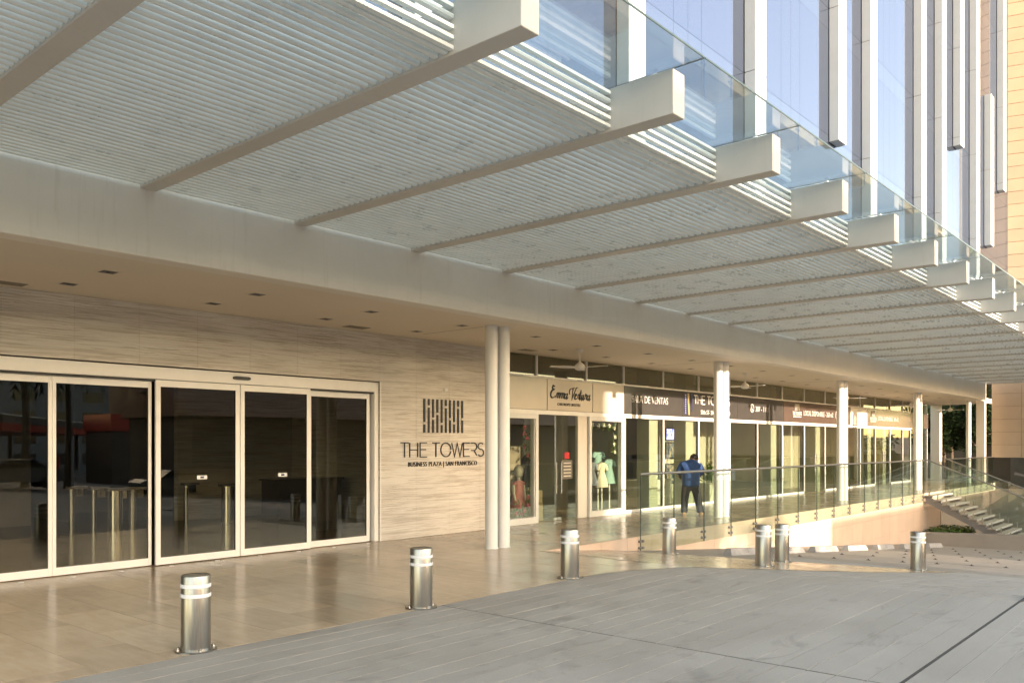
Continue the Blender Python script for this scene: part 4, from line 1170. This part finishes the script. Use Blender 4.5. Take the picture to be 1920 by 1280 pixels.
# ------------------------------------------------------------------ glass railings
def railing(name, x0, x1, npan, label, ytop=9.20):
    root = empty(name, (x0, 9.22, 0), label=label, cat='railing', group='glass railings on the terrace edge')
    w = (x1-x0)/npan; ZR = 1.255
    gme = MB().cbox(.008, w-.008, -.007, .007, -.315, ZR-.02, c=.002).mesh('pane')
    eme = MB().box(.0045, .012, -.0075, .0075, -.315, ZR-.02).mesh('polished_edge')
    cl = MB(); 
    for dz in (-.10, -.23):
        for dx in (-.05, .05): cl.lathe([(0, -.02), (.024, -.02), (.026, -.012), (.026, .03), (0, .03)], 12)
    # clamps: two discs either side of each joint, axis along Y
    cme = []
    c = MB(); k0 = 0
    for dz in (-.10, -.23):
        for dx in (-.055, .055):
            n = 12; b = len(c.v)
            for yy, rr in ((-.030, .0), (-.030, .022), (-.024, .027), (.030, .027), (.030, 0)):
                for i in range(n): a = 2*pi*i/n; c.v.append((dx+rr*cos(a), yy, dz+rr*sin(a)))
            for q in range(4):
                for i in range(n): j = (i+1) % n; c.f.append((b+q*n+i, b+q*n+j, b+q*n+n+j, b+q*n+n+i))
    cme = c.mesh('clamp', 40)
    for i in range(npan):
        p_ = place(gme, 'pane', M['rail_glass'], root, loc=(w*i, -.012, 0))
        place(eme, 'polished_edge', M['glassedge'], p_, loc=(0, 0, 0)); place(eme, 'polished_edge', M['glassedge'], p_, loc=(w-.0165, 0, 0))
    for i in range(npan+1):
        if i in (0, npan):
            dx = .06 if i == 0 else -.06
            place(cme, 'clamp', M['stairmetal'], root, loc=(w*i+dx, -.0, 0))
        else: place(cme, 'clamp', M['stairmetal'], root, loc=(w*i, 0, 0))
    MB().tube([(x0-.02, 9.208, ZR), (x1+.02, 9.208, ZR)], .026, 14).build('handrail', M['steel'], root, smooth=40)
    return root
railing('glass_railing', 14.54, 34.36, 15, 'long glass railing with steel handrail along the terrace above the parking')
railing('glass_railing', 37.35, 45.9, 7, 'short glass railing right of the steel stair before the tan wall')
sl = MB().box(34.2, 46.55, 9.252, 9.268, -.36, -.002).build('slab_edge', M['slabedge']); tag(sl, kind='structure')

def stair():
    root = empty('steel_stair', (35.9, 7.2, g(35)), label='open steel stair with pale treads and glass balustrades down from the terrace', cat='stair')
    nt_ = 11; run, rise = .30, .158; X0, X1 = 34.42, 37.30; y0 = 9.20
    for side, x in (('l', X0+.06), ('r', X1-.16)):
        s = MB(); ye = y0-run*(nt_+.2)
        s.prism([(y0, -.06), (y0, -.34), (ye, -.34-rise*nt_), (ye, -.10-rise*nt_)], x, x+.10, 'x'); s.build('stringer', M['stairmetal'], root)
    for i in range(nt_):
        z = -.02-rise*(i+.55); ya = y0-run*i; yb = ya-run+.02
        t = MB(); t.cbox(X0-.04, X1, yb, ya, z-.012, z+.028, c=.004); o = t.build('tread', M['treadtop'], root)
        e = MB(); e.box(X0-.045, X1+.004, yb-.012, yb-.0005, z-.040, z+.030); e.build('nosing', M['nosing'], o)
        u = MB(); u.box(X0+.17, X1-.2, yb+.02, ya-.03, z-.05, z-.013); u.build('tread_pan', M['stairmetal'], o)
        for x in (X0+.02, X1-.05): MB().cbox(x, x+.04, (ya+yb)/2-.02, (ya+yb)/2+.02, z+.029, z+.24, c=.003).build('spigot', M['steel'], root)
    sl_ = rise/run
    for x in (X0+.04, X1-.03):
        hp = [(x, 9.208, 1.255), (x, 9.10, 1.25), (x, 5.95, 1.25-3.15*.405)]
        MB().tube(hp, .026, 12).build('handrail', M['steel'], root, smooth=40)
        k = 0
        for a, b in ((9.10, 8.06), (8.04, 7.0), (6.98, 5.95)):
            m = MB(); za = 1.22-(9.1-a)*.405; zb = 1.22-(9.1-b)*.405; la = .02-(9.2-a)*sl_; lb = .02-(9.2-b)*sl_
            m.prism([(a, za), (a, la), (b, lb), (b, zb)], x-.006, x+.006, 'x'); m.build('pane', M['rail_glass'], root)
stair()

# low planter wall beside the stair, and its ground cover
def planter():
    o = empty('planter_wall', (33.6, 7.4, g(33.6)), label='low brown concrete planter wall at the foot of the steel stair', cat='wall')
    P = [(33.0, 8.75), (34.9, 4.4), (35.4, 4.6), (33.55, 9.0)]; zb = g(35)-.2
    MB().prism(P, zb, g(33.4)+.42).build('wall', M['kerb'], o); 
    Q = [(33.56, 9.05), (34.4, 7.1), (36.6, 8.1), (36.4, 9.1)]
    MB().prism(Q, zb-.05, g(33.4)+.25).build('soil', M['bark'], o)
    rd = random.Random(21); m = MB()
    for k in range(1500):
        x = rd.uniform(33.7, 36.5); y = rd.uniform(7.9, 9.1)
        if (x-33.56)*.5 > (9.3-y)*1.3+1.2: continue
        z = g(33.4)+.25+rd.random()*.24; a = rd.random()*6.3; t = rd.uniform(-.6, .6); s = rd.uniform(.03, .06)
        u = Vector((cos(a), sin(a), t)).normalized()*s*1.5; w_ = Vector((-sin(a), cos(a), rd.uniform(-.5, .5))).normalized()*s*.7; c = Vector((x, y, z))
        m.quad(tuple(c-u), tuple(c+w_), tuple(c+u), tuple(c-w_))
    tag(m.build('ground_cover', M['leaf']), 'green leafy ground cover in the planter below the stair', 'plants', kind='stuff')
planter()

# ------------------------------------------------------------------ bollards
def bollards():
    spots = [(3.90, 7.17, 'brushed steel bollard nearest the camera, before the left sliding panels'), (6.60, 7.10, 'second nearest brushed steel bollard, before the stone wall sign'), (9.40, 7.10, 'brushed steel bollard in front of the children shop door'),
             (13.98, 8.22, 'small looking steel bollard before the start of the glass railing'), (13.2, 6.0, 'front one of two overlapping steel bollards by the wheel stops'), (14.92, 6.42, 'rear one of two overlapping steel bollards by the wheel stops'), (16.1, 4.42, 'steel bollard standing alone at the right before the parking')]
    H = .675; R = .128
    tube = MB().lathe([(R, .012), (R, H-.010), (R-.003, H-.003), (R-.010, H)], 40).mesh('tube', 30)
    cap = MB().lathe([(0, H-.002), (.06, H-.0025), (R-.011, H-.004), (R-.0105, H-.012), (0, H-.012)][::-1], 40).mesh('cap', 30)
    def ring(z): return MB().lathe([(R+.0005, z-.017), (R+.0035, z-.015), (R+.0035, z+.015), (R+.0005, z+.017)], 40).mesh('reflective_band', 30)
    b1, b2 = ring(H-.178), ring(H-.092)
    bp = MB().lathe([(0, .0), (R+.055, 0), (R+.055, .009), (R+.05, .012), (0, .012)], 40).mesh('base_plate', 30)
    bo = MB().lathe([(0, .012), (.015, .012), (.015, .018), (.009, .019), (.009, .034), (.005, .038), (0, .038)], 10).mesh('bolt', 40)
    for i, (x, y, lab) in enumerate(spots):
        dz = .0048 if x > 11 else .0005
        o = empty('bollard', (x, y, g(x)+dz), random.random()*6, label=lab, cat='bollard', group='steel bollards round the drive')
        if x > 11.4: o.rotation_euler = (0, .03, 0)
        place(bp, 'base_plate', M['steel'], o, loc=(0, 0, 0)); place(tube, 'tube', M['steel'], o, loc=(0, 0, 0)); place(cap, 'cap', M['steel'], o, loc=(0, 0, 0))
        place(b1, 'reflective_band', M['band'], o, loc=(0, 0, 0)); place(b2, 'reflective_band', M['band'], o, loc=(0, 0, 0))
        for k in range(4): a = pi/4+k*pi/2; place(bo, 'bolt', M['chrome'], o, loc=((R+.028)*cos(a), (R+.028)*sin(a), 0))
bollards()

def wheel_stops():
    xs = [15.75, 17.95, 20.15, 22.4, 24.75, 27.2, 29.9]
    body = MB()
    L_ = 1.55; pr = [(-.10, 0), (.10, 0), (.085, .05), (.05, .135), (-.05, .135), (-.085, .05)]
    n0 = [( .0, p) for p in pr]
    for xx, k in ((0, 1.0), (.10, 1.0), (L_-.10, 1.0), (L_, 1.0)):
        for (y, z) in pr:
            zz = z*(1.0 if .05 < xx < L_-.05 else 1.0); body.v.append((xx + (z*.45 if xx == 0 else -z*.45 if xx == L_ else 0), y, zz))
    for s in range(3):
        for i in range(6): j = (i+1) % 6; body.f.append((s*6+i, s*6+j, s*6+6+j, s*6+6+i))
    body.f += [tuple(range(5, -1, -1)), tuple(18+i for i in range(6))]
    bme = body.mesh('body')
    bm = bmesh.new(); bm.from_mesh(bme); bmesh.ops.recalc_face_normals(bm, faces=bm.faces); bm.to_mesh(bme); bm.free()
    mk = MB()
    for a, b in ((-.07, -.045), (-.02, .0), (.03, .07)):
        for zz in ((.055, .07), (.095, .11)):
            ya = -.0985+(.085-.098)*0; f = lambda z: -.085+(z-.05)/(.085)*.035-.0015
            mk.quad((L_/2+a, f(zz[0]), zz[0]), (L_/2+b, f(zz[0]), zz[0]), (L_/2+b, f(zz[1]), zz[1]), (L_/2+a, f(zz[1]), zz[1]))
    mme = mk.mesh('stencil')
    for k, x in enumerate(xs):
        o = empty('wheel_stop', (x, 7.93, g(x)-.028), label=f'{ORD[k]} concrete wheel stop from the left along the peach wall', cat='wheel stop', group='concrete wheel stops in the parking')
        o.rotation_euler = (0, math.atan(.081), random.uniform(-.012, .012))
        place(bme, 'body', M['stop'], o, loc=(0, 0, 0)); place(mme, 'stencil', M['darkjoint'], o, loc=(0, 0, 0))
wheel_stops()

def studs():
    m = MB().lathe([(0, .0), (.055, 0), (.042, .008), (.016, .012), (.013, .028), (0, .031)], 12).mesh('ground_stud', 40)
    for r in range(6):
        for k in range(7):
            x = 17.7 + 2.5*r + k*.46; y = 7.22 - .56*k
            if x > 32.4: continue
            o = place(m, 'ground_stud', M['stud'], loc=(x, y, g(x)-.029), rot=(0, .08, 0))
            tag(o, f'{ORD[k]} iron stud from the wheel stops in the {ORD[r]} slanting row of the parking', 'stud', 'iron studs on the parking floor')
studs()

# ------------------------------------------------------------------ the man at the railing
def person():
    o = empty('person', (19.72, 10.95, .002), radians(-55), label='man in a blue shirt and dark trousers seen from behind, head bowed', cat='person')
    # local frame: he faces +Y (into the building); scaled to the ceiling height
    def skin(name, verts, edges, mat, sub=2, root=0):
        me = bpy.data.meshes.new(name); me.from_pydata([v[0] for v in verts], edges, []); me.update()
        ob = place(me, name, mat, o, loc=(0, 0, 0))
        md = ob.modifiers.new('skin', 'SKIN'); md.use_smooth_shade = True
        lay = me.skin_vertices[0] if me.skin_vertices else None
        for i, v in enumerate(verts):
            r = v[1]; lay.data[i].radius = r if isinstance(r, tuple) else (r, r); lay.data[i].use_root = (i == root)
        s = ob.modifiers.new('sub', 'SUBSURF'); s.levels = sub; s.render_levels = sub
        return ob
    # body: pelvis 0, spine, neck, head, arms, legs
    V = [((0, 0, .90), (.13, .10)), ((0, -.01, 1.05), (.13, .10)), ((0, 0, 1.22), (.145, .10)), ((.0, .03, 1.36), (.12, .085)), ((.03, .085, 1.41), .058), ((.055, .13, 1.445), .058),
         ((.084, .175, 1.49), (.080, .092)), ((.094, .19, 1.55), (.066, .075)),
         ((-.17, .02, 1.34), .055), ((-.235, .03, 1.13), .046), ((-.20, .19, .98), .036), ((-.17, .27, .965), .030),
         ((.17, .03, 1.34), .055), ((.235, .05, 1.12), .046), ((.21, .22, 1.01), .036), ((.18, .30, 1.0), .030),
         ((-.10, 0, .82), .09), ((-.125, .02, .46), .058), ((-.14, -.03, .09), .040), ((-.145, .10, .045), .035),
         ((.10, 0, .82), .09), ((.15, .05, .46), .058), ((.205, .02, .09), .040), ((.22, .15, .045), .035)]
    E = [(0, 1), (1, 2), (2, 3), (3, 4), (4, 5), (5, 6), (6, 7), (3, 8), (8, 9), (9, 10), (10, 11), (3, 12), (12, 13), (13, 14), (14, 15), (0, 16), (16, 17), (17, 18), (18, 19), (0, 20), (20, 21), (21, 22), (22, 23)]
    for s, hb in ((-1, 11), (1, 15)):            # fingers
        hx, hy, hz = V[hb][0]
        for k, (dx, ln) in enumerate(((-.022, .06), (-.008, .07), (.007, .066), (.021, .055))):
            a = len(V); V.append(((hx+dx, hy+.03, hz), .0085)); V.append(((hx+dx, hy+.03+ln*.5, hz-.012), .008)); V.append(((hx+dx, hy+.02+ln*.8, hz-.04), .007)); E += [(hb, a), (a, a+1), (a+1, a+2)]
        a = len(V); V.append(((hx-s*.035, hy+.005, hz-.005), .0095)); V.append(((hx-s*.045, hy+.04, hz-.012), .008)); E += [(hb, a), (a, a+1)]
    skin('body', V, E, M['skin'])
    T = [((0, 0, .74), (.195, .15)), ((0, -.01, .82), (.20, .155)), ((0, -.02, 1.0), (.205, .16)), ((0, -.01, 1.18), (.205, .145)), ((0, .015, 1.31), (.185, .13)), ((.02, .055, 1.40), (.12, .10)), ((.032, .085, 1.445), (.082, .076)),
         ((-.185, .02, 1.315), .09), ((-.235, .03, 1.18), .082), ((-.245, .045, 1.05), .078), ((.185, .03, 1.315), .09), ((.235, .045, 1.17), .082), ((.24, .07, 1.04), .078)]
    skin('shirt', T, [(0, 1), (1, 2), (2, 3), (3, 4), (4, 5), (5, 6), (4, 7), (7, 8), (8, 9), (4, 10), (10, 11), (11, 12)], M['shirt'])
    P = [((0, 0, 1.0), (.15, .115)), ((0, -.01, .84), (.17, .135)), ((-.10, 0, .72), (.10, .11)), ((-.125, .02, .46), (.086, .088)), ((-.14, -.02, .12), (.074, .078)), ((-.14, -.02, .06), (.076, .082)),
         ((.10, .01, .72), (.10, .11)), ((.15, .05, .46), (.086, .088)), ((.20, .03, .12), (.074, .078)), ((.205, .03, .06), (.076, .082))]
    skin('trousers', P, [(0, 1), (1, 2), (2, 3), (3, 4), (4, 5), (1, 6), (6, 7), (7, 8), (8, 9)], M['trousers'])
    for x, y in ((-.145, -.05), (.215, 0)):
        s = MB(); n = 12
        for yy, w_, h_ in ((-.06, .030, .06), (-.04, .042, .095), (.02, .044, .10), (.08, .046, .075), (.14, .046, .055), (.19, .036, .045), (.215, .018, .03)):
            for k in range(n): a = 2*pi*k/n; s.v.append((x+w_*cos(a), y+yy, max(.0, h_*.5+h_*.5*sin(a))))
        for i in range(6):
            for k in range(n): s.f.append((i*n+k, i*n+n+k, i*n+n+(k+1) % n, i*n+(k+1) % n))
        s.f += [tuple(range(n)), tuple(6*n+k for k in range(n-1, -1, -1))]
        s.build('shoe', M['shoe'], o, smooth=60, world=False)
    h = MB(); n, m = 18, 9
    for j in range(m+1):
        t = pi*.60*j/m
        for k in range(n):
            a = 2*pi*k/n; back = .5-.5*sin(a); tt = t*(.62+.55*back)
            rx, ry, rz = .088, .103, .100
            h.v.append((.090+rx*sin(tt)*cos(a), .175+ry*sin(tt)*sin(a), 1.510+rz*cos(tt)))
    for j in range(m):
        for k in range(n): h.f.append((j*n+k, j*n+n+k, j*n+n+(k+1) % n, j*n+(k+1) % n))
    h.build('hair', M['hair'], o, smooth=60, world=False)
    e = MB()
    for sx in (-1, 1): e.ball((.088+sx*.088, .167, 1.478), .012, .022, .032, 10, 6)
    e.build('ear', M['skin'], o, smooth=60, world=False)
    f = MB(); f.ball((.094, .279, 1.453), .013, .02, .022, 8, 6)
    f.build('nose', M['skin'], o, smooth=60, world=False)
    ey = MB()
    for sx in (-1, 1): ey.ball((.09+sx*.03, .259, 1.488), .011, .011, .009, 8, 6)
    ey.build('eye', M['letterwhite'], o, smooth=60, world=False)
    MB().ball((.094, .26, 1.418), .022, .010, .006, 8, 6).build('mouth', M['red'], o, smooth=60, world=False)
    o.scale = (1.22, 1.12, 1.0)
person()

# ------------------------------------------------------------------ planting beyond the arcade and across the street
def leaf_cloud(m, rd, c, r, n, size, flat=1.0):
    for k in range(n):
        while True:
            p = Vector((rd.uniform(-1, 1), rd.uniform(-1, 1), rd.uniform(-1, 1)))
            if .35 < p.length < 1: break
        q = Vector((c[0]+p.x*r, c[1]+p.y*r, c[2]+p.z*r*flat)); a = rd.random()*6.3; s = size*rd.uniform(.6, 1.3)
        u = Vector((cos(a), sin(a), rd.uniform(-.7, .7))).normalized()*s; w_ = Vector((-sin(a), cos(a), rd.uniform(-.7, .7))).normalized()*s*.55
        m.quad(tuple(q-u), tuple(q+w_), tuple(q+u), tuple(q-w_))
def tree(name, x, y, z0, h, r, lab, mat, seed, group=None, n=26, per=130, size=.16):
    rd = random.Random(seed); o = empty(name, (x, y, z0), label=lab, cat='tree', group=group)
    t = MB(); t.tube([(0, 0, 0), (.05, .02, h*.35), (0, .08, h*.7)], [.16, .12, .06], 9)
    for k in range(6):
        a = 2*pi*k/6+rd.random(); zz = h*rd.uniform(.35, .6); t.tube([(0, .03, zz), (cos(a)*r*.45, sin(a)*r*.45, zz+h*.15), (cos(a)*r*.75, sin(a)*r*.75, zz+h*.25)], [.07, .045, .02], 6)
    t.build('trunk', M['bark'], o, smooth=50, world=False)
    m = MB()
    for k in range(n):
        a = rd.random()*6.3; d = r*sqrt(rd.random()); zz = h*rd.uniform(.42, .98); sh = 1-.5*abs(zz/h-.65)/.35
        leaf_cloud(m, rd, (cos(a)*d*sh, sin(a)*d*sh, zz), r*rd.uniform(.22, .40), per, size)
    m.build('crown', M[mat], o, world=False)
for i, (x, y, h, r, lb) in enumerate(((54, 11.6, 5.2, 1.9, 'dark leafy tree behind the far left gap of the arcade end'), (56.5, 13.6, 5.6, 2.1, 'dark leafy tree deeper in the garden past the arcade'), (53.2, 13.2, 4.6, 1.7, 'dark bushy tree close behind the rear pier'))):
    tree('garden_tree', x, y, -.5, h, r, lb, 'leafdark', 30+i, 'dark trees past the arcade end', n=30, per=150, size=.13)
gw = MB().box(60, 60.4, 9.0, 24, -3, 8).build('garden_wall', M['wood']); tag(gw, 'dark boundary wall behind the garden trees', 'wall')
gb = MB().box(46.7, 62, 9.9, 24, -3, -.45).build('garden_soil', M['bark']); tag(gb, kind='structure')

# across the street, mirrored in the glass, plus two buildings added to block sun
def block(name, x0, x1, y0, y1, h, mat, lab, floors, bays, face='y1'):
    z0 = g((x0+x1)/2); o = empty(name, ((x0+x1)/2, (y0+y1)/2, z0), label=lab, cat='building')
    MB().box(x0, x1, y0, y1, z0-.6, z0+h).build('wall', M[mat], o)
    MB().box(x0-.25, x1+.25, y0-.25, y1+.25, z0+h+.002, z0+h+.5).build('parapet', M[mat], o)
    me = MB().box(0, (x1-x0)/bays*.62, 0, .12, 0, h/floors*.52).mesh('window')
    for f in range(floors):
        for b in range(bays):
            place(me, 'window', M['winglass'], o, loc=Vector((x0+(x1-x0)/bays*(b+.19), y1-.05, z0+h/floors*(f+.28))) - Vector(o.location))
block('shading_block', -70, 18.1, -52, -36, 11.8, 'render', 'unseen three storey block added behind the camera to shade the entrance', 3, 14)  # unseen block, added to keep the low sun off the entrance
block('grey_office_block', 16, 62.5, -135, -118, 20.0, 'bluegrey', 'tall grey office block mirrored in the left door panels', 6, 9)
block('brown_block', 72, 150, -140, -118, 19.0, 'brownblock', 'dark brown block mirrored behind the sliding leaves', 5, 12)

def station():
    a = Vector((26, -55, 0)); b = Vector((54, -97, 0)); d = (b-a).normalized(); nrm = Vector((-d.y, d.x, 0)); nrm = -nrm if nrm.x > 0 else nrm
    z0 = g(30); o = empty('fuel_station', (a.x, a.y, z0), label='fuel station canopy with a red band mirrored in the left doors', cat='building')
    ln = (b-a).length; ang = atan2(d.y, d.x)
    def bx(nm, m, u0, u1, v0, v1, za, zb): MB().box(u0, u1, v0, v1, za, zb).build(nm, m, o, world=False, loc=(0, 0, 0), rot=(0, 0, ang))
    bx('red_band', M['redband'], 0, ln, -14, 0, 4.55, 5.25); bx('grey_band', M['darkband'], -.05, ln+.05, -14.05, .05, 5.252, 5.95); bx('edge_trim', M['letterwhite'], -.08, ln+.08, -14.08, .08, 5.952, 6.04)
    for u in (6, 18, 30, 42):
        for v in (-3, -11): bx('post', M['darkband'], u-.2, u+.2, v-.2, v+.2, 0, 4.549)
    for u in (6, 18, 30): bx('fuel_pump', M['redband'], u+1.0, u+1.8, -3.3, -2.7, 0, 1.9)
    bx('kiosk', M['render'], 8, 40, -22, -15, 0, 3.6); bx('kiosk_window', M['winglass'], 10, 38, -14.99, -14.95, .9, 2.8)
station()
def house(x, y, w, d, h, lab, rz=0.0):
    o = empty('house', (x, y, g(x)), rz, label=lab, cat='house', group='tiled houses across the street')
    MB().box(-w/2, w/2, -d/2, d/2, -.3, h).build('wall', M['render'], o, world=False)
    MB().prism([(-d/2-.6, h+.002), (d/2+.6, h+.002), (0, h+2.3)], -w/2-.5, w/2+.5, 'x').build('roof', M['roof'], o, world=False)
    for k in range(4): MB().box(-w/2+w*(k+.2)/4, -w/2+w*(k+.75)/4, d/2-.02, d/2+.06, .9, 2.2).build('window', M['winglass'], o, world=False)
house(92, -17, 18, 9, 3.4, 'low tiled house mirrored in the sales office glass', .15); house(122, -12, 20, 10, 3.4, 'low tiled house mirrored in the far shop panes', .1)
for i, (x, y, h, lb) in enumerate(((78, -12, 6.5, 'street tree mirrored beside the first tiled house'), (105, -8, 6.0, 'street tree mirrored between the tiled houses'), (58, -40, 6.0, 'street tree beside the fuel station'))):
    tree('street_tree', x, y, g(x), h, 2.6, lb, 'leafdark', 60+i, 'street trees across the road', n=16, per=70, size=.32)
def roadside_row():  # row added to block the sun over parking and lower peach wall
    o = empty('shading_house_row', (50, -26, g(50)), label='long low tiled house row added across the street to shade the parking', cat='house')
    MB().box(25.4, 78, -30, -22, -3.2, 3.55).build('wall', M['brownblock'], o)
    MB().prism([(-30.6, 3.56), (-21.4, 3.56), (-26, 6.1)], 25.0, 78.4, 'x').build('roof', M['roof'], o)
    for k in range(5, 12): MB().box(27+4.2*k, 29.2+4.2*k, -22.05, -21.95, .4, 2.2).build('window', M['winglass'], o)
roadside_row()
rb = empty('red_kiosk', (43, -63, g(43)), label='red fuel station kiosk mirrored beside the canopy', cat='building')
MB().box(37.5, 50, -66, -60, -3, 3.2).build('wall', M['brownblock'], rb); MB().box(37.3, 50.2, -66.2, -59.8, 3.202, 4.9).build('red_fascia', M['redband'], rb)
def palm(x, y, h, lab, seed):
    rd = random.Random(seed); o = empty('palm_tree', (x, y, g(x)), label=lab, cat='palm', group='palms by the fuel station')
    MB().tube([(0, 0, 0), (.1, 0, h*.5), (0, .05, h)], [.22, .16, .15], 10).build('trunk', M['bark'], o, smooth=50, world=False)
    m = MB()
    for k in range(22):
        a = 2*pi*k/22+rd.uniform(-.1, .1); up = rd.uniform(-.2, .9); L_ = 2.3; pts = []
        for i in range(8):
            t = i/7; pts.append(Vector((cos(a)*L_*t, sin(a)*L_*t, h+up*L_*t*.7-1.5*t*t)))
        for i in range(7):
            p, q = pts[i], pts[i+1]; s = Vector((-sin(a), cos(a), 0))*(.45*sin(pi*(i+.6)/7.6)); dn = Vector((0, 0, -.18))
            m.quad(tuple(p), tuple(p+s*.2+(q-p)*.3), tuple(q+s+dn), tuple(p+(q-p)*.7)); m.quad(tuple(p), tuple(p+(q-p)*.7), tuple(q-s+dn), tuple(p-s*.2+(q-p)*.3))
    m.build('crown', M['leafdark'], o, world=False)
palm(17.0, -24, 6.6, 'palm tree mirrored in the leftmost door panel', 1); palm(20.0, -26, 6.9, 'palm tree mirrored in the second door panel', 2)
def lamp_post():
    o = empty('street_lamp', (25.5, -27, g(25.5)), label='slim street lamp post mirrored in the second door panel', cat='street lamp')
    MB().tube([(0, 0, 0), (0, 0, 6.2)], [.10, .07], 10).build('pole', M['stairmetal'], o, smooth=40, world=False)
    MB().cbox(-.75, .1, -.14, .14, 6.2, 6.36, c=.03).build('lamp_head', M['stairmetal'], o, world=False)
lamp_post()
def car(x, y, rz, mat, lab):
    o = empty('parked_car', (x, y, g(x)), rz, label=lab, cat='car', group='cars parked across the drive')
    side = [(-2.1, .35), (-2.15, .75), (-1.75, .92), (-1.1, 1.0), (-.55, 1.42), (.7, 1.45), (1.45, 1.02), (2.05, .92), (2.15, .6), (2.1, .33)]
    MB().prism(side, -.84, .84, 'y').build('body', M[mat], o, world=False)
    win = [(-1.0, 1.02), (-.5, 1.38), (.66, 1.40), (1.3, 1.03)]
    MB().prism(win, -.855, .855, 'y').build('windows', M['winglass'], o, world=False)
    for wx in (-1.32, 1.32):
        for sy in (-1, 1):
            w_ = MB().lathe([(0, -.1), (.2, -.1), (.32, -.09), (.32, .09), (.2, .1), (0, .1)], 20).mesh('wheel', 40); place(w_, 'wheel', M['tyre'], o, loc=(wx, sy*.78, .32), rot=(radians(90), 0, 0))
car(15.2, -20.2, .05, 'cargrey', 'dark grey parked car mirrored low in the leftmost door panel'); car(23.5, -20.5, .05, 'cargrey', 'grey parked car mirrored low in the second door panel')
